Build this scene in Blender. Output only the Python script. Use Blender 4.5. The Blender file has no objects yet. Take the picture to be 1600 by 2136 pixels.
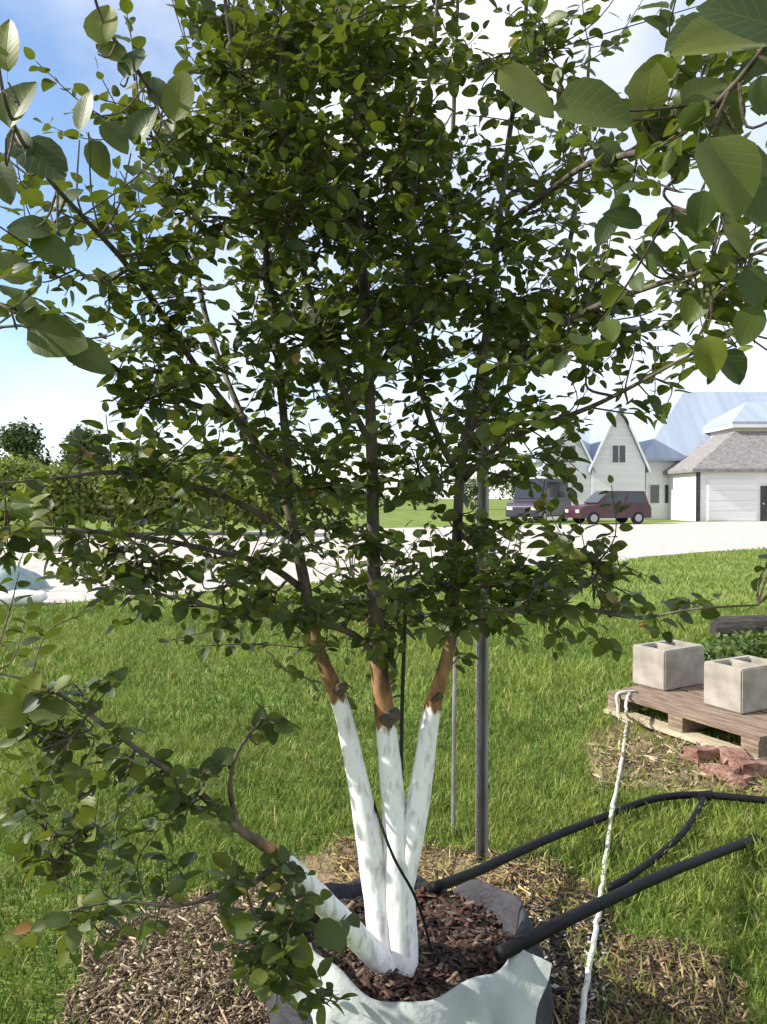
import bpy, bmesh, math, random
import numpy as np
from mathutils import Vector, Matrix

random.seed(7); rng = np.random.default_rng(7)
C = bpy.context.scene.collection
R = math.radians
# ------------------------------------------------------------------ camera
F, CX, CY, HOR, CAMH = 1600.0, 800.0, 1068.0, 1040.0, 1.35
PITCH = math.atan((CY - HOR) / F)
cam = bpy.data.cameras.new('camera'); camo = bpy.data.objects.new('camera', cam); C.objects.link(camo)
camo.location = (0, 0, CAMH); camo.rotation_euler = (math.pi / 2 - PITCH, 0, 0)
cam.sensor_fit = 'VERTICAL'; cam.sensor_height = 36; cam.lens = 36 * F / 2136
cam.clip_start = .02; cam.clip_end = 5000
bpy.context.scene.camera = camo
# ------------------------------------------------------------------ world and sun
SUN = Vector((-.86, -.08, .64)).normalized()
SUN_EL = math.asin(SUN.z); SUN_AZ = math.atan2(SUN.x, SUN.y)
w = bpy.data.worlds.new('World'); bpy.context.scene.world = w; w.use_nodes = True
wn, wl = w.node_tree.nodes, w.node_tree.links
wn.clear()
wout = wn.new('ShaderNodeOutputWorld'); bg = wn.new('ShaderNodeBackground'); bg.inputs['Strength'].default_value = .15
sky = wn.new('ShaderNodeTexSky'); sky.sky_type = 'NISHITA'; sky.sun_disc = False
sky.sun_elevation = SUN_EL; sky.sun_rotation = SUN_AZ; sky.dust_density = .35; sky.air_density = 1.0; sky.ozone_density = 2.0; sky.altitude = 50
tc = wn.new('ShaderNodeTexCoord'); mp = wn.new('ShaderNodeMapping'); mp.inputs['Scale'].default_value = (1, 1, 1.7)
mp.inputs['Location'].default_value = (3.1, .6, 0)
nz = wn.new('ShaderNodeTexNoise'); nz.inputs['Scale'].default_value = 1.1; nz.inputs['Detail'].default_value = 7; nz.inputs['Roughness'].default_value = .52
cr = wn.new('ShaderNodeValToRGB'); cr.color_ramp.elements[0].position = .39; cr.color_ramp.elements[1].position = .60
mx = wn.new('ShaderNodeMix'); mx.data_type = 'RGBA'; mx.inputs[7].default_value = (6.3, 6.3, 6.6, 1)
wl.new(tc.outputs['Generated'], mp.inputs['Vector']); wl.new(mp.outputs['Vector'], nz.inputs['Vector'])
wl.new(nz.outputs['Fac'], cr.inputs['Fac']); wl.new(cr.outputs['Color'], mx.inputs[0])
wl.new(sky.outputs['Color'], mx.inputs[6]); wl.new(mx.outputs[2], bg.inputs['Color']); wl.new(bg.outputs['Background'], wout.inputs['Surface'])
sl = bpy.data.lights.new('sun', 'SUN'); sl.energy = 5.0; sl.angle = R(.53); sl.color = (1, .95, .86)
so = bpy.data.objects.new('sun', sl); C.objects.link(so); so.rotation_euler = SUN.to_track_quat('Z', 'Y').to_euler(); so.location = (-8, -2, 9)
vs = bpy.context.scene.view_settings
vs.view_transform = 'Standard'; vs.look = 'None'; vs.gamma = 1; vs.use_curve_mapping = False; vs.exposure = .62
cy = bpy.context.scene.cycles
cy.max_bounces = 8; cy.transparent_max_bounces = 12; cy.use_denoising = True

# ------------------------------------------------------------------ helpers
cp, sp_ = math.cos(PITCH), math.sin(PITCH)
def ray(x, y):
    dx, dy = (x - CX) / F, -(y - CY) / F
    return Vector((dx, cp + dy * sp_, -sp_ + dy * cp))      # not normalised, forward ~1
def P(x, y, Y):
    d = ray(x, y); return Vector((0, 0, CAMH)) + d * (Y / d.y)
def G(x, y, z=0.0):
    d = ray(x, y); return Vector((0, 0, CAMH)) + d * ((z - CAMH) / d.z)
def proj(p):
    q = Vector(p) - Vector((0, 0, CAMH))
    f = q.y * cp - q.z * sp_; u = q.y * sp_ + q.z * cp
    if f < .03: return None
    return CX + q.x / f * F, CY - u / f * F, f

def tag(o, label=None, cat=None, group=None, kind=None):
    if label: o['label'] = label
    if cat: o['category'] = cat
    if group: o['group'] = group
    if kind: o['kind'] = kind
    return o
def empty(name, loc=(0, 0, 0), rz=0):
    o = bpy.data.objects.new(name, None); C.objects.link(o); o.location = loc; o.rotation_euler = (0, 0, rz); o.empty_display_size = .1
    return o
def link(name, me, mat=None, parent=None):
    o = bpy.data.objects.new(name, me); C.objects.link(o)
    if mat is not None and not me.materials: me.materials.append(mat)
    if parent is not None:
        o.parent = parent
    return o

class MB:
    """collects verts and faces, with an optional colour and value per vertex"""
    def __init__(s): s.v = []; s.f = []; s.c = []; s.t = []
    def add(s, vs_, fs, col=None, t=None):
        b = len(s.v); s.v += [tuple(p) for p in vs_]; s.f += [tuple(i + b for i in f) for f in fs]
        if col is not None: s.c += [col] * len(vs_)
        if t is not None: s.t += (list(t) if hasattr(t, '__len__') else [t] * len(vs_))
    def box(s, c, d, m=None, col=None):
        x, y, z = d[0] / 2, d[1] / 2, d[2] / 2
        vv = [Vector((a * x, b * y, e * z)) for e in (-1, 1) for a, b in ((-1, -1), (1, -1), (1, 1), (-1, 1))]
        c = Vector(c); vv = [(m @ p if m else p) + c for p in vv]
        s.add(vv, [(3, 2, 1, 0), (4, 5, 6, 7), (0, 1, 5, 4), (1, 2, 6, 5), (2, 3, 7, 6), (3, 0, 4, 7)], col)
    def prism(s, pts, d):
        n = len(pts); d = Vector(d); pts = [Vector(p) for p in pts]
        s.add(pts + [p + d for p in pts], [tuple(range(n))[::-1], tuple(range(n, 2 * n))] + [(i, (i + 1) % n, n + (i + 1) % n, n + i) for i in range(n)])
    def tube(s, pts, rad, n=8, cap=True, t=None, jit=0, col=None):
        pts = [Vector(p) for p in pts]; m = len(pts)
        if not hasattr(rad, '__len__'): rad = [rad] * m
        vv = []; tt = []
        prev = None
        for i in range(m):
            d = (pts[min(i + 1, m - 1)] - pts[max(i - 1, 0)]).normalized()
            if prev is None:
                a = d.cross(Vector((.3, .2, 1) if abs(d.z) < .9 else (1, .2, .1))).normalized()
            else:
                a = (prev - d * prev.dot(d)).normalized()
            prev = a; b = d.cross(a)
            for k in range(n):
                an = 2 * math.pi * k / n; r = rad[i] * (1 + (random.uniform(-jit, jit) if jit else 0))
                vv.append(pts[i] + (a * math.cos(an) + b * math.sin(an)) * r)
                if t is not None: tt.append(t[i])
        ff = [(i * n + k, i * n + (k + 1) % n, (i + 1) * n + (k + 1) % n, (i + 1) * n + k) for i in range(m - 1) for k in range(n)]
        if cap: ff += [tuple(range(n))[::-1], tuple(range((m - 1) * n, m * n))]
        s.add(vv, ff, col, tt if t is not None else None)
    def mesh(s, name, mat, smooth=False):
        me = bpy.data.meshes.new(name); me.from_pydata(s.v, [], s.f)
        if s.c:
            a = me.attributes.new('col', 'FLOAT_COLOR', 'POINT'); a.data.foreach_set('color', np.array([tuple(c) + (1,) for c in s.c], dtype=np.float32).ravel())
        if s.t:
            a = me.attributes.new('tint', 'FLOAT', 'POINT'); a.data.foreach_set('value', np.array(s.t, dtype=np.float32))
        if smooth: me.shade_smooth()
        if mat: me.materials.append(mat)
        return me
    def build(s, name, mat, parent=None, smooth=False, bevel=0, origin=None):
        if origin is not None:
            o_ = Vector(origin); s.v = [tuple(Vector(p) - o_) for p in s.v]
        me = s.mesh(name, mat, smooth)
        if bevel:
            bm = bmesh.new(); bm.from_mesh(me)
            bmesh.ops.bevel(bm, geom=[e for e in bm.edges if e.is_manifold and e.calc_face_angle(0) > .5], offset=bevel, segments=2, affect='EDGES', profile=.6)
            bm.to_mesh(me); bm.free()
        o = link(name, me, None, parent)
        if origin is not None: o.location = origin
        return o

def np_mesh(name, verts, quads, mat, col=None, tint=None, uv=None, smooth=False):
    """verts (N,3); quads (M,k) of equal k"""
    me = bpy.data.meshes.new(name); n, k = quads.shape
    me.vertices.add(len(verts)); me.vertices.foreach_set('co', verts.astype(np.float32).ravel())
    me.loops.add(n * k); me.loops.foreach_set('vertex_index', quads.astype(np.int32).ravel())
    me.polygons.add(n); me.polygons.foreach_set('loop_start', np.arange(0, n * k, k, dtype=np.int32)); me.polygons.foreach_set('loop_total', np.full(n, k, dtype=np.int32))
    if uv is not None:
        l = me.uv_layers.new(name='UVMap'); l.data.foreach_set('uv', uv[quads.ravel()].astype(np.float32).ravel())
    me.update(calc_edges=True)
    if col is not None:
        a = me.attributes.new('col', 'FLOAT_COLOR', 'POINT'); a.data.foreach_set('color', np.c_[col, np.ones(len(col))].astype(np.float32).ravel())
    if tint is not None:
        a = me.attributes.new('tint', 'FLOAT', 'POINT'); a.data.foreach_set('value', tint.astype(np.float32))
    if smooth: me.shade_smooth()
    me.materials.append(mat)
    return me

def smooth_path(pts, n=4):
    """Catmull-Rom through points; works on tuples of any length"""
    p = [np.array(q, dtype=float) for q in pts]; out = []
    p = [2 * p[0] - p[1]] + p + [2 * p[-1] - p[-2]]
    for i in range(1, len(p) - 2):
        for k in range(n):
            t = k / n
            out.append(.5 * (2 * p[i] + (p[i + 1] - p[i - 1]) * t + (2 * p[i - 1] - 5 * p[i] + 4 * p[i + 1] - p[i + 2]) * t * t + (3 * p[i] - p[i - 1] - 3 * p[i + 1] + p[i + 2]) * t ** 3))
    out.append(p[-2]); return out

# ------------------------------------------------------------------ materials
def mat(name, col, rough=.7, col2=None, scale=6, bump=0, bscale=40, metal=0, spec=.4, detail=6, stretch=(1, 1, 1), coords='Object', lo=.35, hi=.65):
    m = bpy.data.materials.new(name); m.use_nodes = True
    n, l = m.node_tree.nodes, m.node_tree.links; b = n['Principled BSDF']
    b.inputs['Base Color'].default_value = (*col, 1); b.inputs['Roughness'].default_value = rough; b.inputs['Metallic'].default_value = metal
    b.inputs['Specular IOR Level'].default_value = spec
    tc = n.new('ShaderNodeTexCoord'); mp = n.new('ShaderNodeMapping'); mp.inputs['Scale'].default_value = stretch; l.new(tc.outputs[coords], mp.inputs['Vector'])
    if col2:
        z = n.new('ShaderNodeTexNoise'); z.inputs['Scale'].default_value = scale; z.inputs['Detail'].default_value = detail
        r = n.new('ShaderNodeValToRGB'); r.color_ramp.elements[0].color = (*col, 1); r.color_ramp.elements[1].color = (*col2, 1)
        r.color_ramp.elements[0].position = lo; r.color_ramp.elements[1].position = hi
        l.new(mp.outputs[0], z.inputs['Vector']); l.new(z.outputs['Fac'], r.inputs['Fac']); l.new(r.outputs['Color'], b.inputs['Base Color'])
    if bump:
        z2 = n.new('ShaderNodeTexNoise'); z2.inputs['Scale'].default_value = bscale; z2.inputs['Detail'].default_value = 5
        bp = n.new('ShaderNodeBump'); bp.inputs['Strength'].default_value = bump; bp.inputs['Distance'].default_value = .02
        l.new(mp.outputs[0], z2.inputs['Vector']); l.new(z2.outputs['Fac'], bp.inputs['Height']); l.new(bp.outputs['Normal'], b.inputs['Normal'])
    return m

def leaf_material(name='leaf', dark=(.020, .037, .010), mid=(.046, .072, .013), light=(.14, .16, .020), trans=(.20, .26, .02), tw=.27, rough=.46):
    m = bpy.data.materials.new(name); m.use_nodes = True
    n, l = m.node_tree.nodes, m.node_tree.links; b = n['Principled BSDF']; out = n['Material Output']
    at = n.new('ShaderNodeAttribute'); at.attribute_name = 'tint'
    r = n.new('ShaderNodeValToRGB'); e = r.color_ramp.elements
    e[0].color = (*dark, 1); e[0].position = 0; e[1].color = (*light, 1); e[1].position = .93
    x = e.new(.5); x.color = (*mid, 1); x = e.new(.985); x.color = (.20, .16, .03, 1); x = e.new(1.0); x.color = (.22, .09, .03, 1)
    l.new(at.outputs['Fac'], r.inputs['Fac'])
    uv = n.new('ShaderNodeUVMap'); sep = n.new('ShaderNodeSeparateXYZ'); l.new(uv.outputs['UV'], sep.inputs[0])
    # veins: midrib and chevrons as fine relief and slightly paler lines
    ab = n.new('ShaderNodeMath'); ab.operation = 'ABSOLUTE'; l.new(sep.outputs['Y'], ab.inputs[0])
    c1 = n.new('ShaderNodeMath'); c1.operation = 'MULTIPLY_ADD'; l.new(ab.outputs[0], c1.inputs[0]); c1.inputs[1].default_value = -.26; l.new(sep.outputs['X'], c1.inputs[2])
    c2 = n.new('ShaderNodeMath'); c2.operation = 'MULTIPLY'; l.new(c1.outputs[0], c2.inputs[0]); c2.inputs[1].default_value = 46
    c3 = n.new('ShaderNodeMath'); c3.operation = 'SINE'; l.new(c2.outputs[0], c3.inputs[0])
    c4 = n.new('ShaderNodeMapRange'); l.new(c3.outputs[0], c4.inputs[0]); c4.inputs[1].default_value = .72; c4.inputs[2].default_value = 1
    c5 = n.new('ShaderNodeMapRange'); l.new(ab.outputs[0], c5.inputs[0]); c5.inputs[1].default_value = .09; c5.inputs[2].default_value = .02
    c6 = n.new('ShaderNodeMath'); c6.operation = 'MAXIMUM'; l.new(c4.outputs[0], c6.inputs[0]); l.new(c5.outputs[0], c6.inputs[1])
    nz = n.new('ShaderNodeTexNoise'); nz.inputs['Scale'].default_value = 45; nz.inputs['Detail'].default_value = 3
    tcn = n.new('ShaderNodeTexCoord'); l.new(tcn.outputs['Object'], nz.inputs['Vector'])
    hs = n.new('ShaderNodeMix'); hs.data_type = 'RGBA'; hs.blend_type = 'MIX'; hs.inputs[7].default_value = (.13, .165, .03, 1)
    fm = n.new('ShaderNodeMath'); fm.operation = 'MULTIPLY'; l.new(c6.outputs[0], fm.inputs[0]); fm.inputs[1].default_value = .2; l.new(fm.outputs[0], hs.inputs[0]); l.new(r.outputs['Color'], hs.inputs[6])
    mo = n.new('ShaderNodeMix'); mo.data_type = 'RGBA'; mo.blend_type = 'MULTIPLY'; mo.inputs[0].default_value = .55
    l.new(hs.outputs[2], mo.inputs[6]); mr = n.new('ShaderNodeMapRange'); mr.inputs[3].default_value = .55; mr.inputs[4].default_value = 1.5; l.new(nz.outputs['Fac'], mr.inputs[0]); l.new(mr.outputs[0], mo.inputs[7])
    geo = n.new('ShaderNodeNewGeometry'); un = n.new('ShaderNodeMix'); un.data_type = 'RGBA'; un.inputs[7].default_value = (.09, .125, .04, 1)
    fb = n.new('ShaderNodeMath'); fb.operation = 'MULTIPLY'; l.new(geo.outputs['Backfacing'], fb.inputs[0]); fb.inputs[1].default_value = .6
    l.new(fb.outputs[0], un.inputs[0]); l.new(mo.outputs[2], un.inputs[6]); l.new(un.outputs[2], b.inputs['Base Color'])
    b.inputs['Roughness'].default_value = rough; b.inputs['Specular IOR Level'].default_value = .34
    bp = n.new('ShaderNodeBump'); bp.inputs['Strength'].default_value = .14; bp.inputs['Distance'].default_value = .002; bp.invert = True; l.new(c6.outputs[0], bp.inputs['Height']); l.new(bp.outputs['Normal'], b.inputs['Normal'])
    tr = n.new('ShaderNodeBsdfTranslucent'); tm = n.new('ShaderNodeMix'); tm.data_type = 'RGBA'; tm.blend_type = 'MIX'; tm.inputs[0].default_value = .35
    tm.inputs[6].default_value = (*trans, 1); l.new(hs.outputs[2], tm.inputs[7]); l.new(tm.outputs[2], tr.inputs['Color'])
    mxs = n.new('ShaderNodeMixShader'); mxs.inputs[0].default_value = tw; l.new(b.outputs[0], mxs.inputs[1]); l.new(tr.outputs[0], mxs.inputs[2]); l.new(mxs.outputs[0], out.inputs['Surface'])
    return m

def col_material(name, rough=.75, trans=0, noise=.5, nscale=60):
    m = bpy.data.materials.new(name); m.use_nodes = True
    n, l = m.node_tree.nodes, m.node_tree.links; b = n['Principled BSDF']; out = n['Material Output']
    at = n.new('ShaderNodeAttribute'); at.attribute_name = 'col'
    z = n.new('ShaderNodeTexNoise'); z.inputs['Scale'].default_value = nscale
    tcn = n.new('ShaderNodeTexCoord'); l.new(tcn.outputs['Object'], z.inputs['Vector'])
    mr = n.new('ShaderNodeMapRange'); mr.inputs[3].default_value = 1 - noise; mr.inputs[4].default_value = 1 + noise; l.new(z.outputs['Fac'], mr.inputs[0])
    mo = n.new('ShaderNodeMix'); mo.data_type = 'RGBA'; mo.blend_type = 'MULTIPLY'; mo.inputs[0].default_value = 1
    l.new(at.outputs['Color'], mo.inputs[6]); l.new(mr.outputs[0], mo.inputs[7]); l.new(mo.outputs[2], b.inputs['Base Color'])
    b.inputs['Roughness'].default_value = rough; b.inputs['Specular IOR Level'].default_value = .25
    if trans:
        tr = n.new('ShaderNodeBsdfTranslucent'); l.new(mo.outputs[2], tr.inputs['Color'])
        mxs = n.new('ShaderNodeMixShader'); mxs.inputs[0].default_value = trans; l.new(b.outputs[0], mxs.inputs[1]); l.new(tr.outputs[0], mxs.inputs[2]); l.new(mxs.outputs[0], out.inputs['Surface'])
    return m

def stem_material():
    m = bpy.data.materials.new('whitewashed_bark'); m.use_nodes = True
    n, l = m.node_tree.nodes, m.node_tree.links; b = n['Principled BSDF']
    at = n.new('ShaderNodeAttribute'); at.attribute_name = 'tint'      # metres below (+) or above (-) the paint's upper edge
    tcn = n.new('ShaderNodeTexCoord'); mp = n.new('ShaderNodeMapping'); mp.inputs['Scale'].default_value = (1, 1, .35); l.new(tcn.outputs['Object'], mp.inputs[0])
    z = n.new('ShaderNodeTexNoise'); z.inputs['Scale'].default_value = 38; z.inputs['Detail'].default_value = 5; l.new(mp.outputs[0], z.inputs['Vector'])
    ad = n.new('ShaderNodeMath'); ad.operation = 'MULTIPLY_ADD'; l.new(z.outputs['Fac'], ad.inputs[0]); ad.inputs[1].default_value = .09
    su = n.new('ShaderNodeMath'); su.operation = 'SUBTRACT'; l.new(at.outputs['Fac'], su.inputs[0]); su.inputs[1].default_value = .045; l.new(su.outputs[0], ad.inputs[2])
    mk = n.new('ShaderNodeMapRange'); l.new(ad.outputs[0], mk.inputs[0]); mk.inputs[1].default_value = -.006; mk.inputs[2].default_value = .006
    # bark: cinnamon near the paint, grey brown higher up
    hb = n.new('ShaderNodeMapRange'); l.new(at.outputs['Fac'], hb.inputs[0]); hb.inputs[1].default_value = -.07; hb.inputs[2].default_value = -.22
    bk = n.new('ShaderNodeMix'); bk.data_type = 'RGBA'; bk.inputs[6].default_value = (.27, .135, .055, 1); bk.inputs[7].default_value = (.085, .065, .05, 1); l.new(hb.outputs[0], bk.inputs[0])
    bn = n.new('ShaderNodeMix'); bn.data_type = 'RGBA'; bn.blend_type = 'MULTIPLY'; bn.inputs[0].default_value = .95; l.new(bk.outputs[2], bn.inputs[6])
    mr = n.new('ShaderNodeMapRange'); mr.inputs[1].default_value = .3; mr.inputs[2].default_value = .7; mr.inputs[3].default_value = .12; mr.inputs[4].default_value = 1.8; l.new(z.outputs['Fac'], mr.inputs[0]); l.new(mr.outputs[0], bn.inputs[7])
    z3 = n.new('ShaderNodeTexNoise'); z3.inputs['Scale'].default_value = 60; z3.inputs['Detail'].default_value = 6; l.new(mp.outputs[0], z3.inputs['Vector'])
    wr = n.new('ShaderNodeValToRGB'); wr.color_ramp.elements[0].position = .28; wr.color_ramp.elements[0].color = (.42, .40, .37, 1); wr.color_ramp.elements[1].position = .5; wr.color_ramp.elements[1].color = (.80, .80, .80, 1); l.new(z3.outputs['Fac'], wr.inputs[0])
    mixc = n.new('ShaderNodeMix'); mixc.data_type = 'RGBA'; l.new(mk.outputs[0], mixc.inputs[0]); l.new(bn.outputs[2], mixc.inputs[6]); l.new(wr.outputs[0], mixc.inputs[7]); l.new(mixc.outputs[2], b.inputs['Base Color'])
    b.inputs['Roughness'].default_value = .8
    bp = n.new('ShaderNodeBump'); bp.inputs['Strength'].default_value = .5; bp.inputs['Distance'].default_value = .004; l.new(z3.outputs['Fac'], bp.inputs['Height']); l.new(bp.outputs[0], b.inputs['Normal'])
    return m

M_leaf = leaf_material()
M_stem = stem_material()
M_twig = mat('twig_bark', (.05, .038, .028), .8, (.10, .075, .05), 60, .4, 120)
M_ground = mat('lawn_turf', (.10, .155, .030), .95, (.19, .235, .06), .9, .6, 30, detail=10, spec=.1)
M_gravel = mat('gravel', (.40, .355, .315), .95, (.60, .55, .50), 3, .8, 60, detail=12, spec=.1)
M_soilp = mat('dry_soil', (.14, .095, .055), .95, (.30, .22, .14), 7, .9, 55, detail=10, spec=.1)
M_chip = col_material('litter', .85)
M_grass = col_material('grass_blade', .55, .3, .35, 3)

# ------------------------------------------------------------------ ground
mb = MB()
xs = [-2500, -300, -60, -20, -8, -3, 0, 3, 8, 20, 60, 300, 2500]; ys = [-600, -20, -5, 0, 1, 3, 6, 12, 25, 60, 150, 500, 4000]
mb.add([(x, y, 0) for y in ys for x in xs], [(j * 13 + i, j * 13 + i + 1, (j + 1) * 13 + i + 1, (j + 1) * 13 + i) for j in range(12) for i in range(12)])
tag(mb.build('lawn', M_ground), kind='structure')
# gravel yard
na, nb = G(0, 1268), G(1600, 1143)
dn = (nb - na)
na2, nb2 = na - dn * 1.2, nb + dn * 2.2
fa, fb_ = G(0, 1118), G(1600, 1086); df = fb_ - fa
near = [na2 + (nb2 - na2) * (i / 60) for i in range(61)]
near = [p + Vector((random.uniform(-.25, .25), random.uniform(-.3, .3), 0)) for p in near]
far = [fa - df * .9, fb_ + df * 1.0]
mb = MB(); vs_ = near + far[::-1]
mb.add([(p.x, p.y, .004) for p in vs_], [tuple(range(len(vs_)))])
tag(mb.build('gravel_drive', M_gravel), kind='structure')
# bare soil round the bag and by the pallet
def blob(px): return [G(x, y) for x, y in px]
poly1 = blob([(-40, 2600), (60, 2330), (130, 2120), (180, 1980), (270, 1900), (420, 1868), (560, 1815), (690, 1765), (760, 1748), (900, 1765), (1020, 1785), (1150, 1800), (1225, 1850), (1290, 1940), (1400, 1965), (1510, 2010), (1560, 2110), (1640, 2350), (1700, 2600)])
poly2 = blob([(1210, 1560), (1255, 1515), (1330, 1500), (1470, 1545), (1600, 1560), (1700, 1640), (1640, 1680), (1480, 1665), (1330, 1650), (1240, 1630)])
def soft(poly):
    q = smooth_path([tuple(p) for p in poly + [poly[0]]], 6)[:-1]
    return [Vector((p[0] + random.gauss(0, .015), p[1] + random.gauss(0, .015), 0)) for p in q]
S1, S2 = soft(poly1), soft(poly2)
for nm, s in (('bare_soil_bed', S1), ('bare_soil_by_pallet', S2)):
    mb = MB(); mb.add([(p.x, p.y, .004) for p in s], [tuple(range(len(s)))]); o = mb.build(nm, M_soilp); tag(o, kind='structure')
def inpoly(px, py, poly):
    x = np.array([p.x for p in poly]); y = np.array([p.y for p in poly]); res = np.zeros(len(px), bool); j = len(poly) - 1
    for i in range(len(poly)):
        c = ((y[i] > py) != (y[j] > py)) & (px < (x[j] - x[i]) * (py - y[i]) / (y[j] - y[i] + 1e-12) + x[i]); res ^= c; j = i
    return res
BAG = Vector((.055, 1.84, 0)); RIM_Z = .33; RIM_R = .272

# ------------------------------------------------------------------ grass (stuff)
def make_grass(name, n, sampler, hl, wd):
    x, y = sampler(n)
    x2, y2 = x + rng.normal(size=len(x)) * .045, y + rng.normal(size=len(x)) * .045
    s1 = inpoly(x2, y2, S1); s2 = inpoly(x2, y2, S2); keep = rng.random(len(x))
    ok = np.where(s1 | s2, keep < np.where(x > .55, .30, .11), True)
    ok &= np.hypot(x - BAG.x, y - BAG.y) > .36
    roadside = (x - na.x) * dn.y - (y - na.y) * dn.x   # <0 beyond the drive edge
    ok &= roadside > 0
    ok &= np.hypot(x, y) > .5
    x, y = x[ok], y[ok]; n = len(x)
    nzv = np.sin(x * 1.7 + 1.3 * np.sin(y * 1.1)) * .5 + np.sin(y * 2.3 + x * .6) * .5
    cl = np.sin(x * 15.1 + 2 * np.sin(y * 9.3)) * np.sin(y * 13.3 + 1.7 * np.sin(x * 11.7)) + .6 * np.sin(x * 37 + 2 * np.sin(y * 23)) * np.sin(y * 31 + 2 * np.sin(x * 19))
    h = hl * (.55 + .9 * rng.random(n)) * (1 + .22 * nzv + .28 * cl); a = rng.random(n) * 2 * np.pi; lean = h * (.15 + .75 * rng.random(n))
    wdt = wd * (.6 + .8 * rng.random(n))
    ca, sa = np.cos(a), np.sin(a); b = rng.random(n) * 2 * np.pi; cb, sb = np.cos(b) * wdt, np.sin(b) * wdt
    z0 = np.zeros(n)
    v = np.stack([np.c_[x - cb, y - sb, z0], np.c_[x + cb, y + sb, z0],
                  np.c_[x + cb * .8 + ca * lean * .35, y + sb * .8 + sa * lean * .35, h * .62], np.c_[x - cb * .8 + ca * lean * .35, y - sb * .8 + sa * lean * .35, h * .62],
                  np.c_[x + ca * lean + cb * .12, y + sa * lean + sb * .12, h], np.c_[x + ca * lean - cb * .12, y + sa * lean - sb * .12, h]], 1).reshape(-1, 3)
    base = np.arange(n)[:, None] * 6
    q = np.concatenate([base + np.array([0, 1, 2, 3]), base + np.array([3, 2, 4, 5])])
    t = rng.random(n)
    g1, g2, g3 = np.array([.10, .17, .026]), np.array([.25, .305, .060]), np.array([.36, .30, .13])
    f = np.clip(t * .75 + .28 * nzv + .38 * cl, 0, 1)[:, None]
    c = g1 * (1 - f) + g2 * f; dry = rng.random(n) < .05 + .3 * (s1[ok] | s2[ok]); c[dry] = g3
    me = np_mesh(name, v, q, M_grass, col=np.repeat(c, 6, 0))
    o = link(name, me); return tag(o, None, None, None, 'stuff')
def near_s(n):
    y = 1.3 + (4.6 - 1.3) * rng.random(n) ** .8; x = (rng.random(n) * 2 - 1) * (y * .62 + .25); return x, y
def mid_s(n):
    y = 4.4 + (9.5 - 4.4) * rng.random(n) ** .9; x = (rng.random(n) * 2 - 1) * (y * .62 + .3); return x, y
def far_s(n):
    y = 9 + (30 - 9) * rng.random(n) ** .9; x = (rng.random(n) * 2 - 1) * (y * .62 + 1); return x, y
g = make_grass('grass', 110000, near_s, .040, .0025); tag(g, 'mown green lawn grass around the potted tree', 'grass')
g = make_grass('grass', 90000, mid_s, .05, .0042); tag(g, 'mown green lawn grass around the pallet', 'grass')
g = make_grass('grass', 90000, far_s, .05, .008); tag(g, 'mown green lawn grass beside the gravel drive', 'grass')

# ------------------------------------------------------------------ litter: chips and straw
def litter(name, n, px_box, cols, ln, wd, label, clip=None, zf=None, zb=.006, parent=None):
    x0, x1, y0, y1 = px_box; vs_, cs = [], []
    k = 0
    while k < n:
        p = G(random.uniform(x0, x1), random.uniform(y0, y1))
        if clip is not None and not clip(p): 
            k += .2; continue
        k += 1
        a = random.uniform(0, math.pi); l = ln * random.choice((.35, .6, .9, 1.2, 2.4)) * random.uniform(.7, 1.2) / 2; w_ = wd * random.uniform(.5, 1.4) / 2; z = (zf(p) if zf else 0) + zb + random.random() * .014; tl = random.uniform(-.45, .45) * l
        ca, sa = math.cos(a), math.sin(a); th = .0025
        for dz in (0, th):
            vs_ += [(p.x - ca * l - sa * w_, p.y - sa * l + ca * w_, z - tl + dz), (p.x + ca * l - sa * w_, p.y + sa * l + ca * w_, z + tl + dz), (p.x + ca * l + sa * w_, p.y + sa * l - ca * w_, z + tl + dz + .002), (p.x - ca * l + sa * w_, p.y - sa * l - ca * w_, z - tl + dz + .002)]
        c = np.array(random.choice(cols)) * random.uniform(.6, 1.3); cs += [c] * 8
    m = len(vs_) // 8; b = np.arange(m)[:, None] * 8
    q = np.concatenate([b + np.array(f) for f in ((4, 5, 6, 7), (0, 1, 5, 4), (1, 2, 6, 5), (2, 3, 7, 6), (3, 0, 4, 7))])
    o = link(name, np_mesh(name, np.array(vs_), q, M_chip, col=np.array(cs)), None, parent)
    return tag(o, label, None if parent else 'litter', None, 'stuff')
def on_bed(p): return inpoly(np.array([p.x]), np.array([p.y]), S1)[0] and (p - BAG).length > .37
litter('dry_litter', 6000, (60, 620, 1850, 2300), [(.36, .28, .18), (.28, .20, .13), (.19, .13, .085), (.42, .35, .25), (.11, .08, .05), (.08, .06, .04)], .022, .0036, 'tan dry clippings on the bare ground left of the bag', on_bed)
litter('dry_litter', 4500, (1060, 1640, 1790, 2300), [(.13, .085, .05), (.07, .05, .035), (.22, .14, .08), (.30, .22, .12), (.05, .04, .03)], 0.026, .0045, 'brown leaf litter on the bare ground right of the bag', on_bed)
litter('dry_litter', 900, (690, 1240, 1750, 1930), [(.30, .22, .10), (.42, .33, .15), (.16, .11, .06), (.34, .24, .10)], .05, .004, 'yellow straw on the bare ground behind the bag', on_bed)
litter('dry_litter', 1600, (1070, 1270, 1880, 2200), [(.03, .025, .02), (.05, .04, .03), (.10, .08, .06), (.42, .40, .36), (.02, .018, .016)], .022, .007, 'dark soil crumbs spilled on the ground beside the bag', on_bed)
litter('dry_litter', 500, (1240, 1600, 1530, 1660), [(.30, .22, .13), (.20, .14, .09), (.42, .33, .20)], .06, .012, 'dry straw on the worn ground in front of the pallet')

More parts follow.
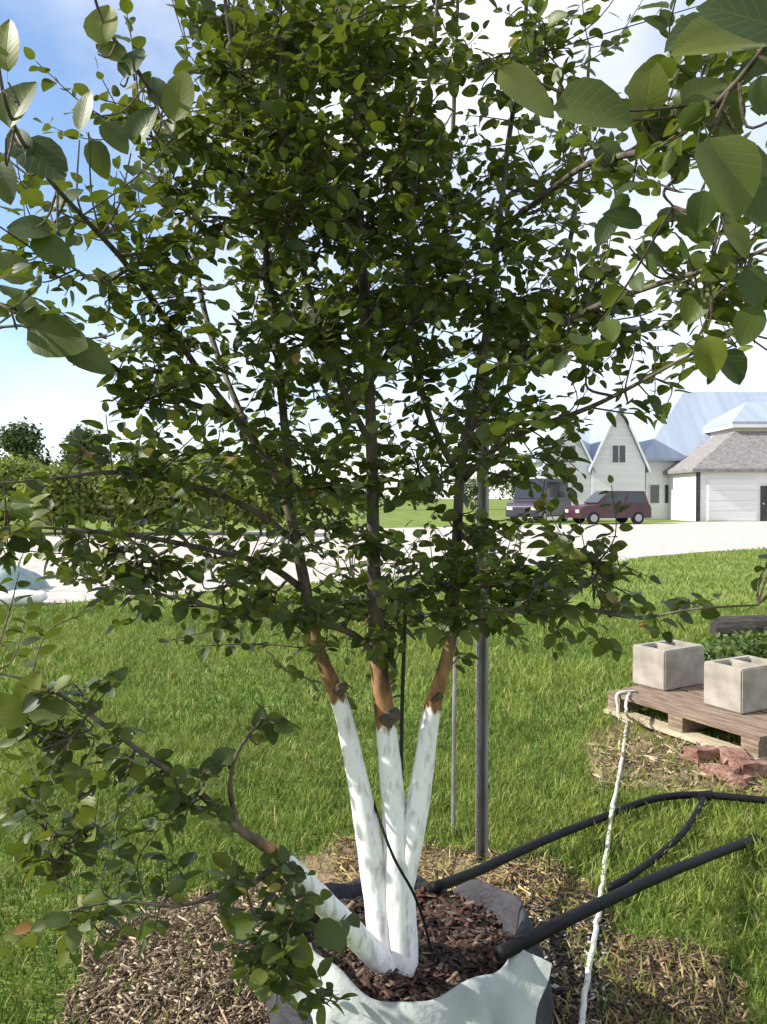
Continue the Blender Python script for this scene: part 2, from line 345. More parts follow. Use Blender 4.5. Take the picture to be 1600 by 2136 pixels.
# ------------------------------------------------------------------ house far right
M_siding = mat('white_siding', (.62, .62, .62), .6, (.72, .72, .71), 1.5, .25, 9, stretch=(.15, .15, 4), coords='Object')
M_beige = mat('beige_siding', (.42, .39, .34), .7, (.50, .47, .41), 1.5, .3, 9, stretch=(.15, .15, 4))
M_roof = mat('pale_metal_roof', (.27, .32, .40), .6, (.33, .38, .46), .6, .1, 6, stretch=(3, .3, .3))
M_shing = mat('grey_shingles', (.16, .15, .15), .9, (.27, .25, .24), 5, .6, 14)
M_trim = mat('white_trim', (.74, .74, .74), .5, (.66, .66, .66), 3)
M_glass = mat('dark_glass', (.02, .025, .03), .08, spec=.8)
M_dark = mat('dark_paint', (.035, .03, .035), .5, (.05, .045, .05), 4)
def HX(px, Y): return (px - CX) / F * Y
def HZ(py, Y): return CAMH + (HOR - py) / F * Y
house = tag(empty('white_house', (HX(1450, 50), 50, 0)), 'large white sided house with pale blue roof and steep front gables', 'house')
HO = Vector(house.location)
def hpart(name, build, m, parent=house, **k):
    mb = MB(); build(mb)
    off = HO if parent is house else HO + parent.location
    mb.v = [tuple(Vector(p) - HO) for p in mb.v]
    return mb.build(name, m, parent, **k)
def hbox(x0, x1, y0, y1, z0, z1): return lambda mb: mb.box(((x0 + x1) / 2, (y0 + y1) / 2, (z0 + z1) / 2), (x1 - x0, y1 - y0, z1 - z0))
xl, xr = HX(1347, 50), HX(1960, 50); ez = HZ(962, 50)
hpart('wall', hbox(xl, xr, 50, 59, 0, ez), M_siding)
def hip(mb, x0, x1, y0, y1, z0, z1, hx0, hx1, ov=.45, th=.16):
    x0 -= ov; x1 += ov; y0 -= ov; y1 += ov; ym = (y0 + y1) / 2
    vs_ = [(x0, y0, z0), (x1, y0, z0), (x1, y1, z0), (x0, y1, z0), (hx0, ym, z1), (hx1, ym, z1)]
    lo = [(a, b, z0 - th) for a, b, c in vs_[:4]]
    mb.add(vs_ + lo, [(0, 1, 5, 4), (1, 2, 5), (2, 3, 4, 5), (3, 0, 4), (6, 7, 1, 0), (7, 8, 2, 1), (8, 9, 3, 2), (9, 6, 0, 3), (9, 8, 7, 6)])
rz = HZ(818, 54.5)
hpart('roof', lambda mb: hip(mb, xl, xr, 50, 59, ez + .16, rz, HX(1425, 54.5), xr - 5), M_roof)
wx0, wx1 = HX(1128, 50.6), xl - .02
hpart('wall', hbox(wx0, wx1, 50.6, 57.4, 0, ez - .05), M_siding)
hpart('roof', lambda mb: hip(mb, wx0, wx1, 50.6, 57.4, ez + .11, HZ(893, 54), wx0 + 2.2, wx1 - .6, .4), M_roof)
def gable(apx, apy, half, y0):
    x = HX(apx, y0); za = HZ(apy, y0); zb = ez - .3
    hpart('gable_wall', lambda mb: mb.prism([(x - half, y0, 0), (x + half, y0, 0), (x + half, y0, zb), (x, y0, za), (x - half, y0, zb)], (0, 4.2, 0)), M_siding)
    for s in (-1, 1):
        e = Vector((x + s * (half + .25), y0 - .3, zb - .45)); a = Vector((x, y0 - .3, za + .05)); n_ = Vector((0, 0, .17))
        hpart('gable_roof', lambda mb: mb.prism([e, a, a + n_, e + n_], (0, 4.7, 0)), M_roof)
        hpart('rake_trim', lambda mb: mb.prism([e - Vector((0, .04, .06)), a - Vector((0, .04, .06)), a + n_ - Vector((0, .04, -.02)), e + n_ - Vector((0, .04, -.02))], (0, .03, 0)), M_trim)
    wz = zb + .1
    fr = hpart('window', hbox(x - .5, x + .5, y0 - .05, y0 - .002, wz, wz + 1.25), M_trim)
    for s in (-1, 1): hpart('pane', hbox(x + s * .22 - .19, x + s * .22 + .19, y0 - .06, y0 - .045, wz + .08, wz + 1.17), M_glass, fr)
gable(1290, 850, 1.7, 49.3); gable(1186, 878, 1.45, 49.5)
# taller block and low front wing with skirt roof
tx0, tx1 = HX(1532, 47.5), HX(1790, 47.5)
hpart('upper_wall', hbox(tx0, tx1, 47.5, 52, 0, HZ(893, 47.5)), M_beige)
hpart('eave_board', hbox(tx0 - .3, tx1 + .3, 47.15, 52, HZ(893, 47.5) + .002, HZ(893, 47.5) + .2), M_trim)
hpart('roof', lambda mb: hip(mb, tx0, tx1, 47.5, 53, HZ(893, 47.5) + .37, HZ(838, 50), tx0 + 2, tx1 - 2, .3), M_roof)
fx0, fx1 = HX(1452, 45.5), HX(1820, 45.5); fz = HZ(978, 45.5)
hpart('front_wall', hbox(fx0, fx1, 45.5, 49.98, 0, fz), M_siding)
tz = HZ(900, 47.5)
hpart('skirt_roof', lambda mb: mb.add([(fx0 - .35, 45.1, fz), (fx1 + .3, 45.1, fz), (fx1, 47.49, tz), (tx0 - .02, 47.49, tz), (fx0 - .35, 50.3, fz), (tx0 - .02, 50.3, tz),
    (fx0 - .35, 45.1, fz - .2), (fx1 + .3, 45.1, fz - .2), (fx0 - .35, 50.3, fz - .2)], [(0, 1, 2, 3), (0, 3, 5, 4), (6, 7, 1, 0), (8, 6, 0, 4), (6, 8, 7)]), M_shing)
gd = hpart('garage_door', hbox(HX(1474, 45.5), HX(1578, 45.5), 45.42, 45.498, .02, HZ(1000, 45.5)), M_trim)
gw = (HX(1578, 45.5) - HX(1474, 45.5))
for i in range(4):
    z0 = .05 + i * .6; hpart('panel', hbox(HX(1474, 45.5) + .06, HX(1578, 45.5) - .06, 45.39, 45.418, z0, z0 + .54), M_siding, gd)
dr = hpart('door', hbox(HX(1586, 45.5), HX(1612, 45.5), 45.44, 45.498, .02, 2.1), M_dark)
hpart('handle', hbox(HX(1590, 45.5), HX(1592, 45.5), 45.40, 45.438, 1.0, 1.1), M_trim, dr)
hpart('corner_post', hbox(fx0 - .02, fx0 + .22, 45.44, 45.498, 0, fz - .2), M_dark)
for px in (1365, 1395):
    x = HX(px, 50); fr = hpart('window', hbox(x - .35, x + .35, 49.95, 49.998, 1.0, 2.3), M_trim); hpart('pane', hbox(x - .29, x + .29, 49.93, 49.948, 1.06, 2.24), M_glass, fr)

# ------------------------------------------------------------------ vehicles on the drive
M_tyre = mat('tyre', (.02, .02, .02), .9); M_rim = mat('wheel_rim', (.35, .35, .36), .35, metal=.8)
M_lamp = mat('lamp_lens', (.6, .6, .58), .15); M_red = mat('tail_lens', (.3, .02, .02), .2)
def vehicle(name, label, loc, rz, paint, L, W, H, belt, cab, group=None, hood=.95):
    t = tag(empty(name, loc, rz), label, 'car' if 'van' not in name else 'van')
    if group: t['group'] = group
    mb = MB(); mb.prism([(-L / 2, -W / 2, .32), (L / 2, -W / 2, .32), (L / 2, -W / 2, hood * .8), (L / 2 - .15, -W / 2, hood), (cab[1], -W / 2, belt), (-L / 2 + .1, -W / 2, belt), (-L / 2, -W / 2, belt * .8)], (0, W, 0)); body = mb.build('body', paint, t, bevel=.06)
    a, b = cab; i = .12
    mb = MB(); mb.add([(a, -W / 2 + .04, belt - .02), (b, -W / 2 + .04, belt - .02), (b, W / 2 - .04, belt - .02), (a, W / 2 - .04, belt - .02), (a + .25, -W / 2 + i, H), (b - .7, -W / 2 + i, H), (b - .7, W / 2 - i, H), (a + .25, W / 2 - i, H)],
        [(3, 2, 1, 0), (4, 5, 6, 7), (0, 1, 5, 4), (1, 2, 6, 5), (2, 3, 7, 6), (3, 0, 4, 7)]); cb = mb.build('cabin', paint, t, bevel=.05)
    for s in (-1, 1):
        for f0, f1 in ((.08, .48), (.53, .92)):
            def pt(f, h):
                xb, xt = a + (b - a) * f, a + .25 + (b - .7 - a - .25) * f; yb, yt = W / 2 - .04, W / 2 - i
                return Vector((xb + (xt - xb) * h, s * (yb + (yt - yb) * h + .012), belt + (H - belt) * h))
            q = [pt(f0, .12), pt(f1, .12), pt(f1, .85), pt(f0, .85)]; mb = MB(); mb.prism(q if s < 0 else q[::-1], (0, s * .012, 0)); mb.build('side_window', M_glass, cb)
    mb = MB(); mb.prism([(b - .02, -W / 2 + .12, belt + .06), (b - .02, W / 2 - .12, belt + .06), (b - .64, W / 2 - .2, H - .08), (b - .64, -W / 2 + .2, H - .08)], (.04, 0, .03)); mb.build('windscreen', M_glass, cb)
    for x in (-L * .31, L * .31):
        for s in (-1, 1):
            w_ = MB(); w_.tube([(x, s * (W / 2 - .2), .33), (x, s * (W / 2 + .01), .33)], .33, 18); wo = w_.build('wheel', M_tyre, t)
            r_ = MB(); r_.tube([(x, s * (W / 2), .33), (x, s * (W / 2 + .025), .33)], .2, 12); r_.build('rim', M_rim, wo)
    for s in (-1, 1):
        h_ = MB(); h_.box((L / 2 + .005, s * (W / 2 - .28), hood * .72), (.05, .35, .16)); h_.build('headlight', M_lamp, t)
        h_ = MB(); h_.box((-L / 2 - .005, s * (W / 2 - .2), belt * .75), (.05, .2, .25)); h_.build('tail_light', M_red, t)
    return t
M_maroon = mat('maroon_paint', (.055, .018, .028), .25, (.07, .022, .035), 2, spec=.6); M_plum = mat('plum_paint', (.035, .028, .05), .3, (.045, .036, .06), 2, spec=.6)
vehicle('parked_car', 'dark maroon car parked on the drive before the house', (HX(1268, 41), 41, .004), R(-168), M_maroon, 4.1, 1.8, 1.75, 1.05, (-1.95, 1.0))
vehicle('parked_van', 'tall dark plum van parked on the drive behind the maroon car', (HX(1130, 44), 44.6, .004), R(-125), M_plum, 5.0, 1.95, 2.5, 1.25, (-2.4, 1.7), hood=1.1)

# ------------------------------------------------------------------ background trees and shrubs
def cloud_leaves(name, centers, n, size, m, parent, flat=.0):
    """leaf-sized faces through several lobes (x, y, z, rx, ry, rz)"""
    wts = np.array([c[3] * c[4] * c[5] for c in centers]) ** .7; wts /= wts.sum()
    which = rng.choice(len(centers), n, p=wts); c = np.array(centers)[which]
    d = rng.normal(size=(n, 3)); d /= np.linalg.norm(d, axis=1)[:, None]; r = (rng.random(n) ** .45)[:, None] * (1 + .12 * rng.normal(size=(n, 1)))
    p = c[:, :3] + d * r * c[:, 3:]
    nn = d * .7 + rng.normal(size=(n, 3)) * .6 + np.array([0, 0, .35]); nn /= np.linalg.norm(nn, axis=1)[:, None]
    a = np.cross(nn, rng.normal(size=(n, 3))); a /= np.linalg.norm(a, axis=1)[:, None]; b = np.cross(nn, a)
    s = (size * (.6 + .8 * rng.random(n)))[:, None]
    v = np.stack([p - a * s, p + b * s * .55 + nn * s * .12, p + a * s, p - b * s * .55 + nn * s * .12], 1).reshape(-1, 3)
    q = np.arange(n * 4).reshape(n, 4); uvt = np.tile(np.array([[0, 0], [.5, 1], [1, 0], [.5, -1]]), (n, 1))
    t = np.clip(.45 + .3 * rng.normal(size=n), 0, .93)
    return link(name, np_mesh(name, v, q, m, tint=np.repeat(t, 4), uv=uvt), None, parent)
M_treeleaf = leaf_material('tree_foliage', (.022, .045, .012), (.04, .075, .018), (.07, .115, .028), (.09, .15, .02), .2, .5)
M_shrubleaf = leaf_material('shrub_foliage', (.13, .17, .03), (.21, .255, .045), (.32, .34, .07), (.34, .42, .05), .3, .6)
def bg_tree(name, label, X, Y, H, Wd, n, size, m, group, trunk=.3, stems=1):
    t = tag(empty(name, (X, Y, 0)), label, 'tree' if 'tree' in name else 'shrub', group)
    ls = []; k = 9
    for i in range(k):
        a = random.uniform(0, 6.28); rr = random.uniform(.1, .55) * Wd / 2; z = H * random.uniform(.35, .8); s = random.uniform(.32, .5)
        ls.append((math.cos(a) * rr, math.sin(a) * rr, z, Wd * s * .6, Wd * s * .6, min(H * .28, Wd * s * .55)))
    ls.append((0, 0, H * .55, Wd * .36, Wd * .36, H * .38)); ls.append((random.uniform(-.1, .1) * Wd, 0, H * .8, Wd * .2, Wd * .2, H * .2))
    cloud_leaves('crown', ls, n, size, m, t)
    mb = MB()
    for s in range(stems):
        ox = random.uniform(-.15, .15) * Wd * (stems > 1)
        mb.tube([(ox * .3, 0, -.05), (ox * .6, .02, H * .3), (ox + random.uniform(-.05, .05) * Wd, 0, H * .75)], [trunk * .6, trunk * .42, trunk * .12], 7)
        for j in range(5):
            a = random.uniform(0, 6.28); z = H * random.uniform(.28, .5); mb.tube([(ox * .6, 0, z), (math.cos(a) * Wd * .16, math.sin(a) * Wd * .16, z + H * .12), (math.cos(a) * Wd * .3, math.sin(a) * Wd * .3, z + H * .25)], [trunk * .2, trunk * .14, trunk * .05], 5)
    mb.build('trunk', M_twig, t)
    return t
for i, (px, py, Y, wd) in enumerate([(58, 872, 62, 5.2), (172, 884, 66, 5.0), (-70, 880, 70, 6), (300, 925, 72, 6), (420, 940, 75, 6.5), (520, 960, 80, 6)]):
    lab = 'rounded dark tree standing clear against the sky beyond the hedge' if i < 2 else 'dark tree beyond the hedge seen through the foliage'
    bg_tree('background_tree', lab, HX(px, Y), Y, HZ(py, Y), wd, 5000, .2, M_treeleaf, 'trees beyond the hedge')
for i, px in enumerate((-120, 10, 130, 245, 355, 460, 555)):
    Y = 29 + random.uniform(-1, 1); bg_tree('hedge_shrub', 'yellow green shrub in the hedge across the gravel drive', HX(px, Y), Y, HZ(random.uniform(940, 972), Y) , 3.7, 11000, .13, M_shrubleaf, 'shrubs of the hedge across the drive', .09, 3)
for i, (px, Y, h, wd) in enumerate(((660, 85, 3.6, 7), (760, 95, 3.2, 8), (870, 90, 3.4, 7), (985, 95, 4.2, 8), (1080, 92, 5.0, 8), (590, 90, 4, 7))):
    bg_tree('background_shrub', 'low dark shrub on the far edge of the field', HX(px, Y), Y, h, wd, 900, .2, M_treeleaf, 'low shrubs on the far field edge', .12, 3)

# ------------------------------------------------------------------ tarp pile and sacks at the drive's edge
M_tarp = mat('teal_tarp', (.17, .25, .25), .6, (.27, .34, .33), 5, .5, 12); M_sack = mat('white_sack', (.62, .62, .60), .6, (.75, .75, .73), 6, .5, 18)
tp = G(15, 1246)
n_ = 22; vs_ = []
for j in range(n_ + 1):
    for i in range(n_ + 1):
        u, v = i / n_ * 2 - 1, j / n_ * 2 - 1; h = max(0, 1 - abs(u) ** 4) * max(0, 1 - abs(v) ** 4)
        h = h ** .6 * (.44 + .06 * math.sin(u * 5 + v * 3)) + .03 * math.sin(u * 11 + 2 * v) * h
        vs_.append((u * .95 + .03 * math.sin(v * 9), v * .6 + .03 * math.sin(u * 8), .006 + h))
mb = MB(); mb.add(vs_, [(j * (n_ + 1) + i, j * (n_ + 1) + i + 1, (j + 1) * (n_ + 1) + i + 1, (j + 1) * (n_ + 1) + i) for j in range(n_) for i in range(n_)])
o = mb.build('tarp_pile', M_tarp, smooth=True); o.location = (tp.x - .75, tp.y + .8, 0); o.scale = (.8, .8, .9); tag(o, 'low pile under a grey teal tarp by the gravel drive', 'tarp')
def sack(loc, rz, label):
    bm = bmesh.new(); bmesh.ops.create_uvsphere(bm, u_segments=20, v_segments=12, radius=1)
    for v in bm.verts:
        x, y, z = v.co; f = lambda a, e: math.copysign(abs(a) ** e, a)
        v.co = Vector((f(x, .6) * .33, f(y, .6) * .21, f(z, .75) * .085)) + Vector((0, 0, .012 * math.sin(x * 9 + y * 5)))
    me = bpy.data.meshes.new('sack'); bm.to_mesh(me); bm.free(); me.shade_smooth()
    o = link('sack', me, M_sack); o.location = loc; o.rotation_euler = (0, 0, rz); return tag(o, label, 'sack')
sp0 = G(40, 1262); sack((sp0.x, sp0.y, .09), .2, 'white plump sack lying on the lawn before the tarp pile')

# ------------------------------------------------------------------ pallet, blocks, bricks, log
M_wood = mat('weathered_wood', (.16, .105, .07), .85, (.33, .25, .18), 5, .7, 25, stretch=(1.2, 14, 14), detail=8)
M_wood_lit = mat('sunlit_wood', (.42, .34, .22), .8, (.58, .50, .36), 5, .5, 25, stretch=(1.2, 14, 14), detail=8)  # paler copy of the wood, sunlight on the bottom boards put into colour
M_block = mat('concrete_block', (.27, .24, .205), .95, (.40, .36, .315), 9, .35, 220, detail=10, spec=.1)
M_brick = mat('broken_brick', (.17, .075, .05), .95, (.33, .20, .16), 14, .8, 60)
U = Vector((.47, -.883, 0)); V = Vector((.883, .47, 0)); P0 = Vector((1.395, 4.76, 0)); PR = math.atan2(U.y, U.x)
pal = tag(empty('wooden_pallet', P0, PR), 'weathered wooden pallet on the lawn carrying two concrete blocks', 'pallet')
pl = 1.05; pwid = 1.15     # local x runs along U, local y along V
board = MB(); board.box((0, 0, 0), (pl, .125, .022)); board_me = board.mesh('deck_board', M_wood)
bl2 = MB(); bl2.box((0, 0, 0), (pl, .115, .022)); bottom_me = bl2.mesh('bottom_board', M_wood_lit)
br = MB(); br.box((0, 0, 0), (.10, pwid, .082)); bear_me = br.mesh('bearer', M_wood)
for i in range(8):
    o = link('deck_board', board_me, None, pal); o.location = (pl / 2 + random.uniform(-.012, .012), .063 + i * (pwid - .126) / 7, .139 + random.uniform(-.001, .002)); o.rotation_euler = (0, 0, random.uniform(-.006, .006))
for x in (.055, pl / 2, pl - .055):
    o = link('bearer', bear_me, None, pal); o.location = (x, pwid / 2, .0665 + .0195)
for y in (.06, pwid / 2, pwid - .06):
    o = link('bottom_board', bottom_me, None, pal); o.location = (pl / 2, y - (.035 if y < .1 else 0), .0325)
def hollow_block(corner, label, ln=.39, wd=.255, h=.25):
    """hollow block on the pallet; corner is its front lower corner, local x along -U... built axis aligned"""
    t = bmesh.new()
    xs_ = [0, .045, wd - .045, wd]; ys_ = [0, .04, ln / 2 - .02, ln / 2 + .02, ln - .04, ln]
    grid = {}
    holes = {(1, 1), (1, 3)}
    for zz in (0, h):
        for i, x in enumerate(xs_):
            for j, y in enumerate(ys_): grid[i, j, zz] = t.verts.new((x, y, zz))
    for i in range(3):
        for j in range(5):
            if (i, j) in holes:
                a = [grid[i, j, 0], grid[i + 1, j, 0], grid[i + 1, j + 1, 0], grid[i, j + 1, 0]]; b = [grid[i, j, h], grid[i + 1, j, h], grid[i + 1, j + 1, h], grid[i, j + 1, h]]
                for k in range(4): t.faces.new((a[k], b[k], b[(k + 1) % 4], a[(k + 1) % 4]))
            else:
                t.faces.new([grid[i, j, h], grid[i + 1, j, h], grid[i + 1, j + 1, h], grid[i, j + 1, h]]); t.faces.new([grid[i, j + 1, 0], grid[i + 1, j + 1, 0], grid[i + 1, j, 0], grid[i, j, 0]])
    for j in range(5):
        t.faces.new([grid[0, j, 0], grid[0, j, h], grid[0, j + 1, h], grid[0, j + 1, 0]]); t.faces.new([grid[3, j + 1, 0], grid[3, j + 1, h], grid[3, j, h], grid[3, j, 0]])
    for i in range(3):
        t.faces.new([grid[i + 1, 0, 0], grid[i + 1, 0, h], grid[i, 0, h], grid[i, 0, 0]]); t.faces.new([grid[i, 5, 0], grid[i, 5, h], grid[i + 1, 5, h], grid[i + 1, 5, 0]])
    bmesh.ops.recalc_face_normals(t, faces=t.faces)
    bmesh.ops.bevel(t, geom=[e for e in t.edges if e.calc_face_angle(0) > .5], offset=.007, segments=2, affect='EDGES')
    me = bpy.data.meshes.new('concrete_block'); t.to_mesh(me); t.free()
    o = link('concrete_block', me, M_block); o.location = corner; return tag(o, label, 'block', 'hollow concrete blocks on the pallet')
# local x of block along -U (left face), local y along V
brz = math.atan2(-U.y, -U.x)
def place_block(u, v, label, extra=0):
    o = hollow_block((0, 0, 0), label); c = P0 + U * u + V * v
    # mirror so that local y points along V: rotate so local x = -U, local y = rot90(-U) = (U.y,-U.x)
    o.rotation_euler = (0, 0, brz + extra); yv = Vector((U.y, -U.x, 0))
    if yv.dot(V) < 0:
        o.data.transform(Matrix.Translation((0, -.39, 0)))
    o.location = (c.x, c.y, .153); return o
place_block(.18, .30, 'hollow concrete block on the pallet end where the rope is tied', R(3))
place_block(.745, .27, 'hollow concrete block on the pallet end beside the broken bricks')
def brick(loc, rz, tilt, s, label):
    bm = bmesh.new(); bmesh.ops.create_cube(bm, size=1)
    for v in bm.verts: v.co = Vector((v.co.x * .2 * s, v.co.y * .1 * s, v.co.z * .065 * s))
    bmesh.ops.subdivide_edges(bm, edges=bm.edges, cuts=3, use_grid_fill=True)
    for v in bm.verts:
        v.co += Vector((random.gauss(0, .004), random.gauss(0, .004), random.gauss(0, .003)))
        if v.co.x > .05 * s: v.co.x -= random.random() * .03
    me = bpy.data.meshes.new('broken_brick'); bm.to_mesh(me); bm.free()
    o = link('broken_brick', me, M_brick); o.location = loc; o.rotation_euler = (tilt, .1, rz); return tag(o, label, 'brick', 'broken bricks in front of the pallet')
for k, (px, py, rz_, s) in enumerate(((1470, 1588, .4, 1.0), (1530, 1600, 1.3, 1.15), (1500, 1625, 2.4, .9), (1575, 1622, .2, 1.1), (1545, 1640, .9, .7))):
    q = G(px, py); brick((q.x, q.y, .038 * s), rz_, .12 * (k % 3 - 1), s, ['broken red brick lying under the pallet edge', 'larger broken red brick lying before the pallet', 'small pinkish brick chunk among the broken bricks', 'red brick lying beside the smallest fragment, away from the rope', 'smallest brick fragment, closest to the black hose'][k])
M_log = mat('dark_log', (.03, .028, .026), .9, (.07, .06, .05), 6, .9, 30, stretch=(1, 6, 6))
q = G(1560, 1345); mb = MB()
mb.tube([q + Vector((-.30, .05, .14)), q + Vector((0, 0, .15)), q + Vector((.5, .12, .14)), q + Vector((1.1, .3, .15))], [.115, .13, .135, .14], 14, jit=.06)
tag(mb.build('fallen_log', M_log), 'dark weathered log lying on the lawn behind the blocks', 'log')
M_weed = leaf_material('weed_foliage', (.045, .09, .016), (.08, .14, .024), (.14, .20, .04), (.2, .3, .03), .25, .5)
for k, (px, py, h, wd) in enumerate(((1452, 1392, .2, .5), (1540, 1378, .22, .6), (1600, 1372, .25, .6))):
    q = G(px, py); t = tag(empty('leafy_weed', q), 'low leafy green weed growing between the blocks and the log', 'plant', 'weeds behind the blocks')
    cloud_leaves('foliage', [(random.uniform(-.15, .15), random.uniform(-.1, .1), h * .55, wd * .4, .2, h * .45) for _ in range(4)], 420, .028, M_weed, t)
    mb = MB()
    for j in range(7): a = random.uniform(0, 6.28); mb.tube([(0, 0, 0), (math.cos(a) * .06, math.sin(a) * .06, h * .4), (math.cos(a) * .18, math.sin(a) * .12, h * .8)], [.005, .004, .002], 5)
    mb.build('stem', M_weed, t)

# ------------------------------------------------------------------ bag with soil
M_bagin = mat('dark_bag_cloth', (.022, .021, .025), .8, (.055, .052, .062), 9, .5, 60)
M_cuff = mat('pale_bag_cloth', (.27, .30, .29), .8, (.38, .41, .40), 7, .3, 45)
M_soil = mat('potting_soil', (.035, .024, .018), .95, (.085, .055, .038), 18, 1.0, 60, detail=10, spec=.15)
bag = tag(empty('planting_bag', BAG), 'soft planting bag with pale folded cuff, full of dark soil', 'planter')
NT = 96
def rim(th):
    r = RIM_R * (1 + .035 * math.sin(3 * th + 1) + .02 * math.sin(7 * th) + .012 * math.sin(13 * th + 2)); z = RIM_Z + .016 * math.sin(2 * th + .4) + .010 * math.sin(5 * th + 1) + .006 * math.sin(11 * th)
    d = (th + math.pi / 2 + math.pi) % (2 * math.pi) - math.pi      # angle from the front
    z += .015 * math.exp(-((d + .95) / .22) ** 2) - .012 * math.exp(-(d / .5) ** 2) + .02 * math.exp(-((d - 1.2) / .3) ** 2)
    dh = (th - 1.19 + math.pi) % (2 * math.pi) - math.pi; z -= .07 * math.exp(-(dh / .24) ** 2)      # sags under the hose
    return r, z
def rings(fn, th0, th1, n, closed):
    rows = []
    for k in range(n + (0 if closed else 1)):
        th = th0 + (th1 - th0) * k / n; r, z = rim(th); rows.append([(math.cos(th) * a, math.sin(th) * a, b) for a, b in fn(th, r, z)])
    m = len(rows[0]); vv = [p for row in rows for p in row]; nr = len(rows)
    ff = [(i * m + j, ((i + 1) % nr) * m + j, ((i + 1) % nr) * m + j + 1, i * m + j + 1) for i in range(nr if closed else nr - 1) for j in range(m - 1)]
    return vv, ff
wob = lambda th, a: a * (.5 * math.sin(9 * th) + .3 * math.sin(17 * th + 1) + .3 * math.sin(23 * th))
mb = MB(); mb.add(*rings(lambda th, r, z: [(r - .03, .20), (r - .016, .27), (r - .006, z - .01), (r, z), (r + .008, z - .004), (r + .022 + wob(th, .006), z - .05), (r + .055 + wob(th, .012), .2), (r + .07 + wob(th, .014), .1), (r + .055 + wob(th, .01), .03), (r + .02, .004)], 0, 2 * math.pi, NT, True))
mb.build('bag_wall', M_bagin, bag, smooth=True)
mb = MB(); f0, f1 = -math.pi / 2 - .95, -math.pi / 2 + 1.1
def cuff(th, r, z):
    e = min(1, (th - f0) / .3, (f1 - th) / .35); e = max(e, .02) ** .6
    return [(r - .012, z - .03 * e), (r - .006, z + .001), (r + .001, z + .006), (r + .011, z + .004), (r + .026 + wob(th, .008), z - .03 * e), (r + .05 + wob(th, .02), z - .075 * e), (r + .068 + wob(th, .03), z - (.125 + wob(th, .03)) * e)]
mb.add(*rings(cuff, f0, f1, 70, False))
co = mb.build('cuff', M_cuff, bag, smooth=True); co['label'] = 'pale folded cloth cuff at the front of the bag'
mb = MB(); rows = 14; vv = []; ff = []
def soil_z(x, y):
    d = math.hypot(x, y) / RIM_R; return .262 + .03 * max(0, 1 - d * 1.1) + .008 * math.sin(x * 41 + y * 13) + .007 * math.sin(y * 37 - x * 19)
for i in range(rows + 1):
    for k in range(48):
        th = 2 * math.pi * k / 48; r = (rim(th)[0] - .017) * i / rows; x, y = math.cos(th) * r, math.sin(th) * r; vv.append((x, y, soil_z(x, y)))
ff = [(i * 48 + k, i * 48 + (k + 1) % 48, (i + 1) * 48 + (k + 1) % 48, (i + 1) * 48 + k) for i in range(rows) for k in range(48)]
mb.add(vv, ff); mb.build('soil', M_soil, bag, smooth=True)
lo = litter('soil_crumbs', 2600, (560, 1150, 1780, 2300), [(.05, .035, .025), (.09, .05, .035), (.03, .022, .018), (.14, .07, .05), (.18, .13, .10)], .026, .008, None,
       lambda p: False, parent=bag) if False else None
vs_, cs = [], []
for k in range(4200):
    a = random.uniform(0, 6.28); rr = RIM_R * .95 * math.sqrt(random.random()); x, y = rr * math.cos(a), rr * math.sin(a); z = soil_z(x, y) + random.uniform(0, .014)
    s = random.uniform(.002, .009); an = random.uniform(0, 6.28); d1 = Vector((math.cos(an), math.sin(an), random.uniform(-.5, .5))) * s * random.uniform(1, 3.4); d2 = Vector((-math.sin(an), math.cos(an), random.uniform(-.4, .4))) * s * .5; d3 = Vector((0, 0, s * .4)); c = Vector((x, y, z))
    vs_ += [tuple(c + e) for e in (-d1 - d2, d1 - d2, d1 + d2, -d1 + d2, -d1 * .7 - d2 + d3, d1 * .7 - d2 + d3, d1 * .7 + d2 + d3, -d1 * .7 + d2 + d3)]
    cs += [np.array(random.choice([(.04, .028, .02), (.07, .04, .028), (.025, .018, .015), (.11, .05, .035), (.16, .12, .09), (.05, .04, .035)])) * random.uniform(.6, 1.3)] * 8
b = np.arange(len(vs_) // 8)[:, None] * 8
qd = np.concatenate([b + np.array(f) for f in ((4, 5, 6, 7), (0, 1, 5, 4), (1, 2, 6, 5), (2, 3, 7, 6), (3, 0, 4, 7))])
tag(link('bark_chips', np_mesh('bark_chips', np.array(vs_), qd, M_chip, col=np.array(cs)), None, bag), kind='stuff')

# ------------------------------------------------------------------ post, canes, hose, pole, cord
M_post = mat('galvanised_post', (.20, .19, .18), .6, (.34, .33, .33), 22, .3, 60, metal=.3, stretch=(1, 1, .3))
M_rust = mat('worn_stud', (.10, .09, .085), .8, (.22, .20, .19), 40)
M_black = mat('black_plastic', (.006, .006, .007), .6, (.011, .011, .012), 8, .1, 60, spec=.15)
M_cane = mat('dark_cane', (.015, .02, .014), .6, (.03, .035, .02), 20)
M_cord = mat('white_cord', (.62, .61, .54), .85, (.74, .73, .66), 40, .6, 200)
pb = G(1003, 1797)
post = tag(empty('metal_fence_post', pb, R(14)), 'grey metal fence post driven into the lawn behind the potted tree', 'post')
mb = MB(); prof = [(-.024, -.012), (-.014, -.012), (-.008, .012), (.008, .012), (.014, -.012), (.024, -.012), (.024, -.008), (.017, -.008), (.011, .016), (-.011, .016), (-.017, -.008), (-.024, -.008)]
mb.prism([(x, y, -.1) for x, y in prof], (0, 0, 1.88)); mb.build('channel', M_post, post)
stud = MB(); stud.box((0, 0, 0), (.012, .006, .016)); stud_me = stud.mesh('stud', M_rust)
for k in range(24):
    for s in (-1,):
        o = link('stud', stud_me, None, post); o.location = (s * .0185, -.0135, .12 + k * .068)
